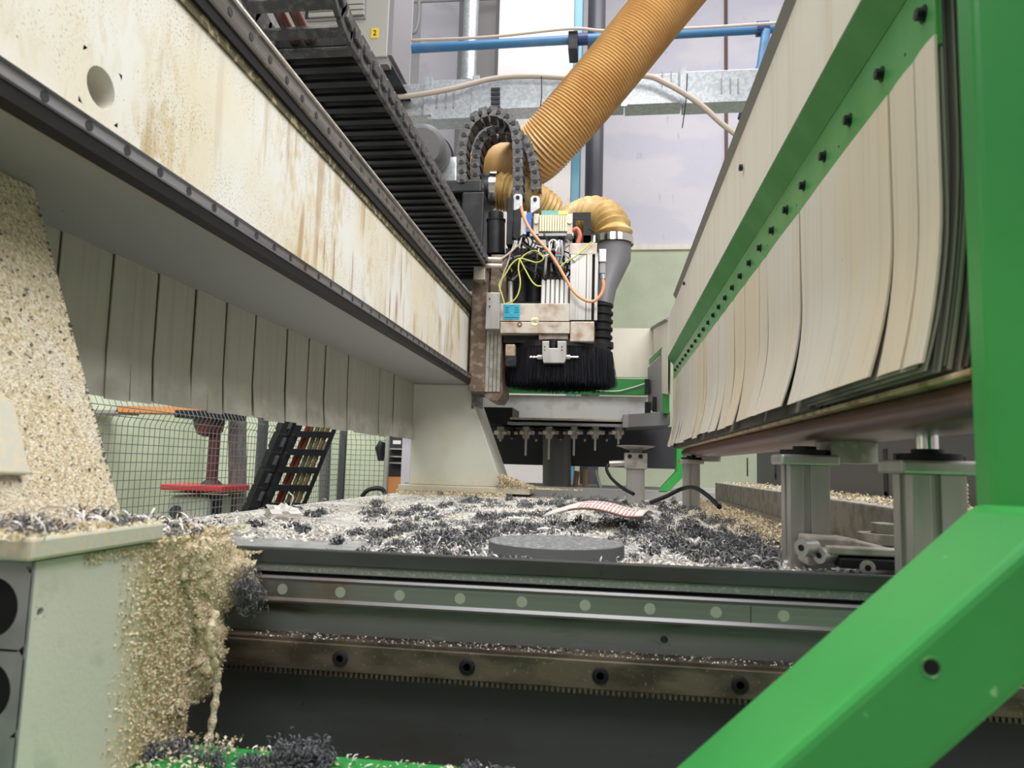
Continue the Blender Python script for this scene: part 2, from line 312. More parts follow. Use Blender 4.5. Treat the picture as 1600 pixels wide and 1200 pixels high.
# grey steel column + galvanised pipe
a, b = P(657, 60, Y=6.3), P(716, 60, Y=6.3)
t = MB().box(a[0], b[0], 6.3, 6.5, -EYE, 6.3).build('steel_panel', mat('lavender_steel', (.43, .42, .47), .6, layers=[dict(c=(.3, .29, .32), s=3, lo=.5, hi=.6, a=.6)])); tag(t, 'greyish lavender steel panel left of the galvanised pipe', 'panel')
a, b = P(742, 60, Y=6.2), P(774, 60, Y=6.2)
t = MB().box(a[0], b[0], 6.2, 6.6, -EYE, 6.3).build('steel_column', mat('column_steel_grey', (.28, .27, .27), .6)); tag(t, 'dull grey steel column between the pipe and white pillar', 'column')
c = P(729, 60, Y=5.6)
r = thing('galvanised_pipe', 'shiny galvanised vertical pipe crossing behind the blue pipe', 'pipe', (c[0], 5.75, -.9))
MB().cyl((c[0], 5.75, -.9), (c[0], 5.75, 6.2), .063, 24).build('pipe_body', m_galv, r, smooth=True)
for zz in (1.2, 3.17): MB().cyl((c[0], 5.75, zz), (c[0], 5.75, zz+.035), .069, 24).build('pipe_collar', m_galv, r, smooth=True)

# blue air main
pa, pb = P(470, 86, Y=5.3), P(1215, 44, Y=5.35)
BLU = thing('air_pipe', 'long blue compressed air pipe running across the wall', 'pipe', tuple((pa+pb)/2))
MB().cyl(pa, pb, .036, 20).build('pipe_body', m_blue, BLU, smooth=True)
d = nrm(pb-pa)
for uu, rr in ((908, .046), (1192, .055)):
    t_ = (P(uu, 60, Y=5.3)[0]-pa[0])/(pb[0]-pa[0]); q = pa+(pb-pa)*t_
    MB().cyl(q-d*.035, q+d*.05, rr, 16).build('pipe_coupling', m_navy, BLU, smooth=True)
q = P(1197, 48, Y=5.33); MB().tube([q, P(1190, 100, Y=5.33), P(1168, 170, Y=5.33), P(1166, 190, Y=5.33)], .034, 14).build('branch_pipe', m_blue, BLU, smooth=True)
MB().cyl(P(1169, 163, Y=5.33), P(1163, 186, Y=5.33), .05, 14).build('branch_fitting', m_navy, BLU, smooth=True)
MB().fbox(888, 48, 902, 76, 5.22, .2).build('pipe_bracket', m_blackm, BLU, bevel=.004)
t = MB().tube(spline([P(470, 84, Y=5.2), P(600, 66, Y=5.2), P(760, 58, Y=5.2), P(890, 45, Y=5.2), P(950, 48, Y=5.2), P(1080, 44, Y=5.2), P(1215, 36, Y=5.2)]), .011, 8).build('conduit', m_cable, smooth=True); tag(t, 'thin pale conduit lying just above the blue pipe', 'conduit')

# galvanised trunking
TR = thing('cable_trunking', 'galvanised cable trunking crossing below the blue pipe', 'trunking', tuple(P(890, 165, Y=5.0)))
segs = [(600, 668, 133, 183, 5.02), (668, 742, 126, 187, 5.0), (744, 975, 124, 172, 5.01), (977, 1066, 118, 164, 5.0), (1068, 1240, 112, 162, 5.01)]
for (u0, u1, v0, v1, Y) in segs:
    aa, bb, cc, dd = P(u0, v0, Y=Y), P(u1, v0-(u1-u0)*.042, Y=Y), P(u1, v1-(u1-u0)*.042, Y=Y), P(u0, v1, Y=Y)
    MB().prism([aa, bb, cc, dd], (0, .17, 0)).build('trunking_section', m_galv, TR, bevel=.003)
m = MB()
for k in range(6): m.fbox(767, 137+k*7, 781, 141+k*7, 4.995, .01)
m.build('vent_slots', m_dark, TR)
for uu, vv in ((700, 158), (1052, 125), (1145, 135)):
    m = MB()
    for du in (-14, 0, 12): m.fbox(uu+du-4, vv-13, uu+du-2.6, vv+10, 4.992, .012)
    m.build('embossed_mark', m_cabd, TR)
for uu in (742, 668, 975, 1067): MB().fbox(uu-4, 118-(uu-742)*.04, uu+5, 176-(uu-742)*.045, 4.985, .02).build('trunking_clip', m_galv, TR)
for k, (u0, v0, u1, v1, s) in enumerate([(846, 120, 843, 178, 'left of the hose'), (1074, 115, 1066, 200, 'right of the hose')]):
    t = MB().tube([P(u0, v0, Y=4.9), P((u0+u1)/2+2, (v0+v1)/2, Y=4.9), P(u1, v1, Y=4.92)], .004, 6).build('cable_tie', m_black); tag(t, 'black cable tie hanging around the trunking '+s, 'cable tie')
t = MB().tube(spline([P(604, 152, Y=4.9), P(640, 150, Y=4.9), P(700, 140, Y=4.9), P(770, 123, Y=4.95), P(830, 119, Y=4.95), P(900, 122, Y=4.95), P(1000, 118, Y=4.9), P(1040, 130, Y=4.9), P(1090, 160, Y=4.9), P(1130, 195, Y=4.9), P(1175, 228, Y=4.9)]), .019, 10).build('flexible_cable', m_cable, smooth=True); tag(t, 'thick beige cable draped over the trunking from the red box', 'cable')

# wall cabinet with the number 2
CY = 4.7
CB = thing('electrical_cabinet', 'beige grey cabinet with louvre grille and yellow number 2 label', 'cabinet', tuple(P(560, 90, Y=CY)))
MB().fbox(440, -120, 604, 88, CY, .6).build('cabinet_body', m_cab, CB, bevel=.006)
MB().fbox(606, -120, 612, 86, CY+.01, .45).build('side_cover', m_cabd, CB)
MB().fbox(478, -60, 571, 29, CY-.012, .012).build('grille_frame', m_cabd, CB)
MB().fbox(482, -60, 568, 25, CY-.014, .004).build('grille_backing', m_dark, CB)
for k in range(9):
    v = 20-k*8.5; MB().fbox(482, v, 568, v+2.0, CY-.03, .02).build('slat', m_cab, CB)
MB().fbox(580, 44, 591, 59, CY-.004, .004).build('number_label', m_yel, CB)
q = P(585.5, 51.5, Y=CY-.006); text_mesh('2', 'number_two', m_ink, CB, q, .055)
MB().fbox(430, 88, 606, 100, CY+.02, .5).build('base_rail', m_cabd, CB)
t = MB().prism([P(545, 102, Y=CY+.1), P(612, 102, Y=CY+.1), P(630, 134, Y=CY+.1), P(560, 134, Y=CY+.1)], (0, .4, 0)).build('cabinet_bracket', m_blackm); tag(t, 'dark sloping bracket under the grey cabinet', 'bracket')
RB = thing('junction_box', 'small red junction box at the left end of the trunking', 'box', tuple(P(580, 160, Y=4.85)))
MB().fbox(560, 120, 594, 164, 4.85, .12).build('box_body', m_redbox, RB, bevel=.01)
MB().cyl(P(594, 150, Y=4.9), P(606, 149, Y=4.9), .02, 10).build('cable_gland', m_galv, RB, smooth=True)
t = MB().tube(spline([P(655, 0, Y=6.1), P(654, 30, Y=6.1), P(648, 50, Y=6.1), P(638, 48, Y=6.1)]), .02, 8).build('bent_conduit', m_cabd, smooth=True); tag(t, 'short grey hooked conduit beside the cabinet', 'conduit')
t = MB().cyl(P(640, 3, Y=6.1), P(780, -3, Y=6.1), .015, 8).build('wall_conduit', m_cabd, smooth=True); tag(t, 'thin grey conduit at the very top by the galvanised pipe', 'conduit')
# dark vacuum motor body
VM = thing('vacuum_motor', 'dull black round motor housing behind the cable chain', 'motor', tuple(P(655, 285, Y=3.7)))
a, b = P(660, 228, Y=3.5), P(676, 250, Y=3.95)
d = nrm(b-a); MB().tube([a-d*.0, a+d*.012, a+d*.03, b], [.09, .105, .115, .12], 32).build('motor_shell', mat('motor_dusty_black', (.10, .10, .105), .5, layers=[dict(c=(.17, .165, .16), s=9, lo=.5, hi=.65)]), VM, smooth=True)
MB().cyl(b-d*.1, b-d*.02, .128, 32).build('motor_band', m_blackm, VM, smooth=True)
MB().fbox(690, 245, 712, 290, 3.8, .2).build('motor_bracket', m_galv, VM, bevel=.004)
q = P(701, 290, Y=3.9); MB().box(q[0]-.03, q[0]+.03, 3.87, 3.93, -EYE, q[2]+.02).build('motor_stand', m_blackm, VM)

# ------------------------------------------------------------------ mesh fence and what stands behind it
FX = -2.66
def fence_panel(name, label, p0, p1, z0, z1):
    t = thing(name, label, 'fence', ((p0[0]+p1[0])/2, (p0[1]+p1[1])/2, -EYE))
    p0, p1 = np.array(p0), np.array(p1); L = np.linalg.norm(p1-p0); d = (p1-p0)/L; nrmv = np.array((d[1], -d[0])); m = MB()
    def off(z): return .035*max(0, 1-abs(z-.24)/.06)+.035*max(0, 1-abs(z+.72)/.06)
    def pt(s, z): q = p0+d*s+nrmv*off(z); return (q[0], q[1], z)
    zs = [z0, -.79, -.72, -.65, .17, .24, .31, z1]
    for k in range(int(L/.05)+1): m.tube([pt(k*.05, z) for z in zs], .0026, 4, False)
    z = z0
    while z <= z1+.001: m.tube([pt(0, z), pt(L, z)], .0026, 4, False); z += .05
    o = m.build('wire_mesh', m_wire, t); o['kind'] = 'stuff'
    return t
fz1 = .46
f1 = fence_panel('mesh_fence', 'grey welded mesh fence panel nearest the left curtain', (FX, 2.9), (FX, 5.4), -.95, fz1)
f2 = fence_panel('mesh_fence', 'grey mesh fence panel behind the black cable chain', (FX, 5.45), (FX, 7.1), -.95, fz1)
f3 = fence_panel('mesh_fence', 'grey mesh fence panel facing the camera beside the far column', (FX+.05, 7.15), (P(606, 700, Y=7.15)[0], 7.15), -.95, fz1)
for (x, y, s) in ((FX, 5.42, 'left of the black cable chain'), (FX+.02, 7.13, 'at the fence corner right of the black cable chain')):
    q = thing('fence_post', 'dark square fence post '+s, 'post', (x, y, -EYE))
    MB().box(x-.03, x+.03, y-.03, y+.03, -EYE, fz1+.05).build('post_body', m_post, q); MB().box(x-.06, x+.06, y-.06, y+.06, -EYE, -EYE+.01).build('base_plate', m_post, q); MB().box(x-.032, x+.032, y-.032, y+.032, fz1+.05, fz1+.06).build('cap', m_black, q)
# guard gate posts near the far column
for uu, w_, mm, lb in ((604.5, 5, m_alu, 'pale aluminium post right of the mesh fence'), (636, 3.5, m_alu, 'pale aluminium post touching the far column edge')):
    a, b = P(uu-w_/2, 700, Y=6.9), P(uu+w_/2, 700, Y=6.9)
    t = MB().box(a[0], b[0], 6.9, 6.94, -EYE, .5).build('guard_post', mm, bevel=.003); tag(t, lb, 'post')
HC = thing('control_cupboard', 'dark open cupboard with a small white label between aluminium posts', 'cupboard', tuple(P(620, 790, Y=7.3)))
a, b = P(606, 690, Y=7.3), P(636, 690, Y=7.3)
MB().box(a[0], b[0], 7.3, 7.7, -EYE, .3).build('cupboard_back', m_dark, HC)
for v in (700, 712, 722): MB().fbox(607, v, 635, v+3, 7.22, .1).build('shelf', m_alud, HC)
MB().fbox(607, 745, 635, 790, 7.2, .1).build('lower_door', m_wood, HC)
MB().fbox(614, 688, 626, 694, 7.2, .01).build('white_label', m_wshav, HC)
t = MB().tube([P(597, 690, Y=7.11), P(594, 700, Y=7.11), P(595, 720, Y=7.11)], [.03, .05, .03], 10).build('hanging_control', m_blackm, smooth=True); tag(t, 'small black control hanging on the fence near the cupboard', 'control')
t = MB().tube(spline([P(565, 776, Y=6.6), P(575, 766, Y=6.6), P(590, 763, Y=6.6), P(600, 768, Y=6.6), P(604, 790, Y=6.6)]), .02, 8).build('floor_hose', m_black, smooth=True); tag(t, 'black hose arching low behind the table edge', 'hose')
t = MB().cyl(P(371, 640, Y=5.9), P(371, 900, Y=5.9), .075, 14).build('lagged_pipe', mat('lagging', (.15, .14, .14), .9, layers=[dict(c=(.25, .22, .21), s=40, st=(1, 1, .2), lo=.45, hi=.6)])); tag(t, 'fuzzy grey lagged pipe just beyond the left fence post', 'pipe')
t = MB().cyl(P(510, 690, Y=7.5), (P(506, 790, Y=7.5)[0], 7.5, -EYE), .055, 12).build('lagged_pipe', mat('lagging_dark', (.10, .10, .105), .9)); tag(t, 'dark lagged pipe beyond the fence corner post', 'pipe')
# pillar drill
DR = thing('pillar_drill', 'dark red pillar drilling machine with bright red table beyond the fence', 'drill', tuple(P(310, 950, Y=5.6)))
c = P(325, 760, Y=5.6)
MB().cyl((c[0], 5.65, P(325, 757, Y=5.6)[2]), (c[0], 5.65, P(325, 672, Y=5.6)[2]), .045, 20).build('column', m_darkred, DR, smooth=True)
MB().tube([P(328, 682, Y=5.6), P(328, 676, Y=5.6), P(327, 662, Y=5.6), P(327, 655, Y=5.6)], [.05, .1, .12, .12], 20).build('collar', m_darkred, DR, smooth=True)
MB().fbox(272, 640, 352, 654, 5.45, .35).build('drill_head', m_blackm, DR, bevel=.01)
MB().fbox(250, 756, 347, 769, 5.4, .45).build('drill_table', m_red, DR, bevel=.01)
MB().fbox(250, 769, 347, 773, 5.4, .45).build('table_edge', m_beige, DR)
MB().tube([(c[0], 5.65, P(325, 757, Y=5.6)[2]), (c[0], 5.65, P(325, 750, Y=5.6)[2])], [.09, .05], 20).build('column_foot', m_darkred, DR, smooth=True)
MB().fbox(262, 774, 318, 880, 5.45, .4).build('stand_body', mat('stand_green', (.42, .46, .38), .6), DR, bevel=.04)
MB().fbox(318, 775, 330, 880, 5.5, .1).build('stand_leg', m_blackm, DR)
MB().cyl(P(275, 800, Y=5.43), P(275, 800, Y=5.47), .05, 16).build('vent_hole', m_dark, DR)
t = MB().fbox(183, 634, 340, 647, 6.0, .3).build('board', m_wood); tag(t, 'long orange board on brackets above the red drill table', 'board')
t = MB().fbox(140, 640, 184, 646, 6.0, .3).build('grey_board', m_cabd); tag(t, 'grey board end left of the orange board', 'board')

# sloping black energy chain beside the table
def quad_link(m, c, a, b, n, L, H, T):
    pts = []
    for s, t in ((-.5, -.3), (-.38, -.5), (.38, -.5), (.5, -.3), (.5, .3), (.38, .5), (-.38, .5), (-.5, .3)): pts.append(np.array(c)+a*L*s+b*H*t-n*T/2)
    m.prism(pts, n*T)
EC = thing('energy_chain', 'steep black energy chain with red and yellow cables beside the table', 'cable chain', tuple(P(410, 800, Y=3.6)))
a = P(372, 845, Y=3.9); b = P(452, 650, Y=3.9); n_ = 7; d = nrm(b-a); wd = nrm(P(520, 690, Y=4.15)-P(455, 690, Y=3.9)); nn = nrm(np.cross(d, wd)); L_ = np.linalg.norm(b-a)/n_; ex = int((a[2]+EYE)/(-(-d[2]*L_)))+0; a = a-d*L_*ex; n_ += ex
for k in range(n_):
    c = a+d*L_*(k+.5)
    m = MB(); quad_link(m, c, d, nrm(np.cross(wd, d)), wd, L_*1.1, .13, .012); m.build('side_link', m_blackm, EC)
    e = c+nrm(np.cross(wd, d))*(-.0)-wd*.009
    m = MB(); m.obox(e, d, wd, nn, L_*.28, .004, .016); m.build('link_slot', m_black, EC)
    # flat front plate seen from the camera
    m = MB(); m.obox(c+np.array((.045, -.01, 0)), d, nrm((1, .3, 0)), nrm(np.cross(d, nrm((1, .3, 0)))), L_*.52, .055, .012); m.build('link_plate', m_blackm, EC, bevel=.004)
    m = MB(); m.obox(c+np.array((.045, -.028, 0)), d, nrm((1, .3, 0)), nrm(np.cross(d, nrm((1, .3, 0)))), L_*.26, .015, .006); m.build('oval_boss', m_post, EC, bevel=.004)
    m = MB(); m.obox(a+d*L_*k+np.array((.18, .01, 0)), nrm((1, .3, 0)), d, nrm(np.cross(d, nrm((1, .3, 0)))), .10, .018, .01); m.build('rung', m_blackm, EC)
    m = MB(); m.obox(c+np.array((.275, .04, 0)), d, nrm((1, .3, 0)), nrm(np.cross(d, nrm((1, .3, 0)))), L_*.52, .012, .02); m.build('far_link', m_blackm, EC)
for off, mm in ((.115, mat('crimson_cable', (.22, .02, .02), .5)), (.14, mat('rust_cable', (.15, .05, .025), .5)), (.175, mat('olive_cable', (.13, .12, .06), .5)), (.205, mat('olive_cable', (.15, .14, .07), .5)), (.235, mat('brown_cable', (.17, .12, .05), .5))):
    MB().cyl(a+np.array((off, .04, 0)), b+np.array((off, .04, 0)), .013, 8).build('cable', mm, EC, smooth=True)

# ------------------------------------------------------------------ machine bed
TZ = -.128; TYN = .94; TYF = 3.05; TXL = -.85; TXR = 1.1
BED = thing('machine_bed', 'grey steel machine bed with debris on its top and rail along its front', 'machine bed', (0, 1.9, -EYE))
MB().box(TXL, TXR, TYN, TYF, TZ-.02, TZ).build('bed_top', m_bedtop, BED)
MB().box(TXL, TXR, TYN-.004, TYN+.007, -.138, -.1175).build('front_skirt', m_dgrey, BED, bevel=.002)
MB().box(TXL, TXR, .962, TYF, -.64, -.137).build('front_wall', m_dgrey, BED)
MB().box(TXL, TXR, .952, .965, -.148, -.138).build('rail_seat_edge', m_rack, BED)
m = MB(); o_ = np.array((TXL, .951, -.2265)); hx = P(1038, 1000, Y=.95)
m.holed(o_, (1, 0, 0), (0, 0, 1), TXR-TXL, .038, [(hx[0]-TXL, hx[2]+.2265, .0048)], (0, -1, 0), .01); m.box(TXL, TXR, .9511, .963, -.2266, -.2264)
m.build('rail_web', m_mgrey, BED)
RL = MB(); x0, x1 = TXL, TXR
prof = [(.955, -.187), (.936, -.187), (.934, -.184), (.9362, -.180), (.9362, -.160), (.934, -.156), (.936, -.153), (.955, -.153)]
RL.prism([(x0, y, z) for y, z in prof], (x1-x0, 0, 0)); RLo = RL.build('linear_rail', m_steel, BED)
sp = .0785; xs0 = P(816, 939, Y=.94)[0]
for k in range(-9, 13):
    x = xs0+k*sp; MB().cyl((x, .94, -.170), (x, .9356, -.170), .0068, 20).build('rail_plug', m_plugl, RLo, smooth=True)
x = P(1172, 950, Y=.94)[0]; MB().box(x-.0004, x+.0004, .9355, .94, -.18, -.16).build('rail_joint', m_black, RLo)
MB().box(TXL, TXR, .92, .962, -.230, -.2265).build('rack_ledge', m_rack, BED)
RK = MB().box(TXL, TXR, .915, .962, -.263, -.2302).build('gear_rack', m_rack, BED, bevel=.0012)
xb = [P(532, 1025, Y=.915), P(730, 1039, Y=.915), P(937, 1054, Y=.915), P(1156, 1069, Y=.915)]
st = (xb[3][0]-xb[0][0])/3
for k in range(-2, 9):
    x = xb[0][0]+st*k; z = -.2465
    m = MB(); ring = []
    for (r, y) in ((.0098, .9145), (.0098, .9125), (.0078, .9115), (.0045, .9115), (.0045, .915)): ring.append((r, y))
    n = 20; vs = [(x+r*math.cos(2*math.pi*i/n), y, z+r*math.sin(2*math.pi*i/n)) for r, y in ring for i in range(n)]
    fs = [(j*n+i, j*n+(i+1) % n, (j+1)*n+(i+1) % n, (j+1)*n+i) for j in range(len(ring)-1) for i in range(n)]+[tuple(range((len(ring)-1)*n, len(ring)*n))]
    m.add(vs, fs); m.build('socket_bolt', m_blackm, RK, smooth=True)
m = MB(); x = TXL
while x < TXR:
    m.prism([(x, .917, -.263), (x+.0011, .917, -.2695), (x+.0034, .917, -.2695), (x+.0045, .917, -.263)], (0, .03, 0)); x += .0066
o = m.build('rack_teeth', m_rack, RK); o['kind'] = 'stuff'
MB().box(TXL, TXR, TYF, TYF+.10, -.30, -.088).build('far_rail_ledge', mat('ledge_grey', (.30, .30, .29), .5), BED, bevel=.002)
MB().box(TXL, TXR, TYF+.10, TYF+.12, -.6, -.12).build('far_wall', m_dgrey, BED)
# long dusty casting on the right of the bed
CA = MB().box(.37, .50, 1.0, 2.65, TZ-.001, -.042).build('side_casting', m_alud, BED, bevel=.003)
MB().box(.362, .38, 1.0, 2.65, TZ, -.098).build('casting_foot', m_alud, BED)
m = MB(); hol = []
for uu in (1384, 1212, 1168): 
    q = P(uu, 725, X=.52); hol.append(q[1])
m.box(.52, .535, .95, 2.7, -.045, .09); m.build('slotted_back_panel', mat('back_panel_grey', (.12, .12, .118), .5), BED)
for y, hh in zip(hol, (.085, .06, .055)):
    m = MB(); m.box(.5185, .5205, y-.010, y+.010, .045-hh, .05); m.cyl((.5185, y, .045-hh), (.5205, y, .045-hh), .010, 12); m.build('slot', m_dark, BED)
t = thing('frame_crossbeam', 'green base frame beam covered in shavings at the bottom edge', 'frame', (.2, .58, -EYE)); MB().box(-.72, 1.05, .40, .765, -.38, -.302).build('frame_beam', m_green, t, bevel=.004)
lg = MB()
for x in (-.6, .95): lg.box(x-.05, x+.05, .45, .72, -EYE, -.38)
lg.build('frame_leg', m_green, t)

# ------------------------------------------------------------------ gantry
GB = thing('gantry', 'rust-streaked white gantry beam on two sloping columns over the table', 'gantry', (-.68, 1.75, -.3))
BX = -.56; BY0, BY1 = .25, 3.35; BZ0, BZ1 = .318, .68
hq = P(158, 137, X=BX)
m = MB(); m.holed((BX, BY0, BZ0), (0, 1, 0), (0, 0, 1), BY1-BY0, BZ1-BZ0, [(hq[1]-BY0, hq[2]-BZ0, .0225)], (1, 0, 0), .22, 28)
m.build('beam_face', m_beam, GB)
MB().cyl((BX-.035, hq[1], hq[2]), (BX-.04, hq[1], hq[2]), .0223, 28).build('bore_shade', m_dark, GB)  # dark disc stands for the shade inside the bore
x1 = -.80
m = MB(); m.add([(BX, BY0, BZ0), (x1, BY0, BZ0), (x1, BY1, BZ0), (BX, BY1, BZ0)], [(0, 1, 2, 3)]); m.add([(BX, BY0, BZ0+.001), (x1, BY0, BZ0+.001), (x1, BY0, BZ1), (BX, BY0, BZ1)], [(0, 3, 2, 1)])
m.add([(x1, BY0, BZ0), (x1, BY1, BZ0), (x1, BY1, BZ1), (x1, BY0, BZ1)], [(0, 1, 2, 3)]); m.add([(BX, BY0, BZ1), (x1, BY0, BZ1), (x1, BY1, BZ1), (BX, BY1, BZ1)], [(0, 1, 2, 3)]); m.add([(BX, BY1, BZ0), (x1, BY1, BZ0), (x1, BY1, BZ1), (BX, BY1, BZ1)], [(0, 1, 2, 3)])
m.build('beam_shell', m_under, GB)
def yrail(z0, z1, xf, m_, name):
    h = z1-z0; pr = [(BX, z0), (xf-.002, z0), (xf, z0+h*.08), (xf-.004, z0+h*.16), (xf-.004, z1-h*.16), (xf, z1-h*.08), (xf-.002, z1), (BX, z1)]
    return MB().prism([(x, BY0, z) for x, z in pr], (0, BY1-BY0-.05, 0)).build(name, m_, GB)
R1 = yrail(.329, .348, -.538, m_beamrail, 'linear_rail')
MB().box(BX-.002, -.541, BY0, BY1-.06, .3135, .329).build('rail_seat', m_black, GB)
for k in range(39):
    y = .5468+k*.0618; MB().cyl((-.5425, y, .3385), (-.5414, y, .3385), .0056, 14).build('rail_plug', m_plug, R1, smooth=True)
R2 = yrail(.616, .656, -.545, m_toprail, 'linear_rail')
MB().box(BX-.002, -.550, BY0, BY1-.06, .598, .616).build('rail_seat', m_black, GB)
MB().box(BX-.002, -.556, BY0, BY1-.06, .583, .598).build('grime_strip', m_grime, GB)
for k in range(36):
    y = .6785+k*.0635; MB().cyl((-.549, y, .6365), (-.548, y, .6365), .0066, 14).build('rail_plug', m_plug, R2, smooth=True)
MB().box(-.60, -.551, BY0, BY1-.06, .656, .665).build('rail_cover', m_toprail, GB)
# far column
CYY = 2.93
q = [P(637, 600, Y=CYY), P(737, 588, Y=CYY), P(792, 752, Y=CYY), P(634, 745, Y=CYY)]
zt = BZ0; zbm = -.092
xl = -.80; xtr = P(738, 600, Y=CYY)[0]; xbr = P(786, 748, Y=CYY)[0]
m = MB(); m.prism([(xl, CYY, zbm), (xbr, CYY, zbm), (xtr+.005, CYY, .25), (xtr-.01, CYY, zt), (xl, CYY, zt)], (0, .26, 0)); m.build('support_column', m_column, GB, bevel=.004)
MB().box(xtr-.0, xtr+.012, CYY-.004, CYY+.2, .22, .34).build('column_cap', m_toprail, GB)
MB().box(-.83, -.30, CYY-.05, CYY+.3, zbm-.024, zbm).build('foot_plate', m_slab, GB, bevel=.003)
# near column, sloping sawdusty face
ny0, ny1 = .38, .78
_b = P(190, 800, Y=ny1); _t = P(44, 255, Y=ny1); _s = (_t[0]-_b[0])/(_t[2]-_b[2]); fx = lambda z: _b[0]+(z-_b[2])*_s
m = MB(); m.prism([(-.86, ny0, -.07), (fx(-.07), ny0, -.07), (fx(.318), ny0, .318), (-.86, ny0, .318)], (0, ny1-ny0, 0)); m.build('support_column', m_saw, GB, bevel=.002)
m = MB(); pts = [P(0, 742, X=-.60), P(34, 744, X=-.60), P(10, 640, X=-.61), P(-30, 600, X=-.61)]
a_, b_, c_, d_ = (.47, -.002), (.598, -.002), (.565, .062), (.47, .075)
cpl = []
for u, v in ((-60, 742), (34, 744), (10, 640), (-60, 560)):
    q = P(u, v, X=-.57); q = P(u, v, X=fx(q[2])); q = P(u, v, X=fx(q[2])); cpl.append((q[1], q[2]))
m.prism([(fx(z)+.002, y, z) for y, z in cpl], (.008, 0, .0024)); m.build('cover_plate', m_slab, GB, bevel=.002)
MB().box(-.80, -.445, .532, .707, -.0865, -.068).build('foot_plate', m_slab, GB, bevel=.003)
# foot block: side wall with holes, front plate with big bores
fb = MB(); bx = -.452; by0, by1, bz0, bz1 = .5452, P(345, 1000, X=-.452)[1], -.30, -.0885; ymid = P(292, 1100, X=-.452)[1]; zlo = P(320, 1085, X=-.452)[2]
def yz(u, v): q = P(u, v, X=bx); return (q[1]-by0, q[2]-bz0)
hs = [(*yz(63, 956), .0036), (*yz(243, 910), .0036), (*yz(229, 1122), .0036)]; hs = sorted(hs)
hs = [h for h in hs if h[0] > .007]
pre = []; last = -1
for h in hs:
    if h[0]-last > .0103: pre.append(h); last = h[0]
fb.holed((bx, by0, bz0), (0, 1, 0), (0, 0, 1), ymid-by0, bz1-bz0, pre, (1, 0, 0), .015); fb.add([(bx, ymid, zlo-.006), (bx, by1, zlo+.012), (bx, by1, bz1), (bx, ymid, bz1)], [(0, 1, 2, 3)]); fb.box(-.80, bx-.001, by0+.001, by1, bz1-.002, bz1)
fb.box(-.80, bx-.016, ymid-.01, ymid, bz0, bz1)
fb.build('foot_block', m_block, GB)
def xz(u, v): q = P(u, v, Y=by0-.0025); return (q[0]+.80, q[2]-bz0)
m = MB(); h1, h2 = xz(-14, 949), xz(-26, 1080)
hh = sorted([h1, h2], key=lambda h: h[1])
m.holed((-.80, by0-.0025, bz0), (0, 0, 1), (1, 0, 0), bz1-bz0, .80+bx+.001, [(h[1], h[0], .0235) for h in hh], (0, -1, 0), .1, 28)
m.box(bx-.0, bx+.0012, by0-.0025, by0, bz0, bz1)
m.build('front_plate', m_darkplate, GB)
for h in (h1, h2): MB().cyl((-.80+h[0], by0+.006, bz0+h[1]), (-.80+h[0], by0+.010, bz0+h[1]), .0232, 28).build('bore_shade', m_black, GB)  # black discs paint the shade deep in the plate bores

# left strip curtain hanging from the beam
LC = thing('strip_curtain', 'grey hanging strip curtain under the rusty beam on the left', 'curtain', (-.79, 1.8, .1))
us = [40, 71, 99, 142, 181, 218, 251, 281, 309, 334, 357, 381, 402, 420, 451, 470, 485, 497, 511, 523, 546, 558, 595, 606, 617, 626]
ys = [P(u, 346+(u-71)*.438, X=-.79)[1] for u in us]+[2.925]
ys = [.55, .64, .73, .80]+[y for y in ys if y > .86]
for i in range(len(ys)-1):
    y0, y1 = ys[i]+.0012, ys[i+1]-.0012; xo = -.79-(.0035 if i % 2 else 0)+random.uniform(-.0005, .0005)
    if y1-y0 < .006: continue
    tl = random.uniform(-.004, .004); zl = .087+random.uniform(-.003, .003); m = MB(); rows = []
    for z, dx in ((.318, 0), (.24, .001), (.16, .002), (zl, .006+random.uniform(-.002, .004))):
        s = (.318-z)/.23; rows.append([(xo+dx, y0+tl*s, z), (xo+dx, y1+tl*s, z), (xo+dx-.0025, y1+tl*s, z), (xo+dx-.0025, y0+tl*s, z)])
    vs = [p for r in rows for p in r]; fs = [(0, 1, 2, 3), (12, 15, 14, 13)]
    for r in range(3):
        for k in range(4): fs.append((r*4+k, r*4+(k+1) % 4, r*4+4+(k+1) % 4, r*4+4+k))
    m.add(vs, fs); m.build('strip', m_stripL, LC)
y = .56
while y < 2.85:
    MB().box(-.7985, -.7965, y, min(y+.115, 2.925), .092, .318).build('gap_backing', m_stripL, LC); y += .12  # added backing so no light shows through the strip gaps

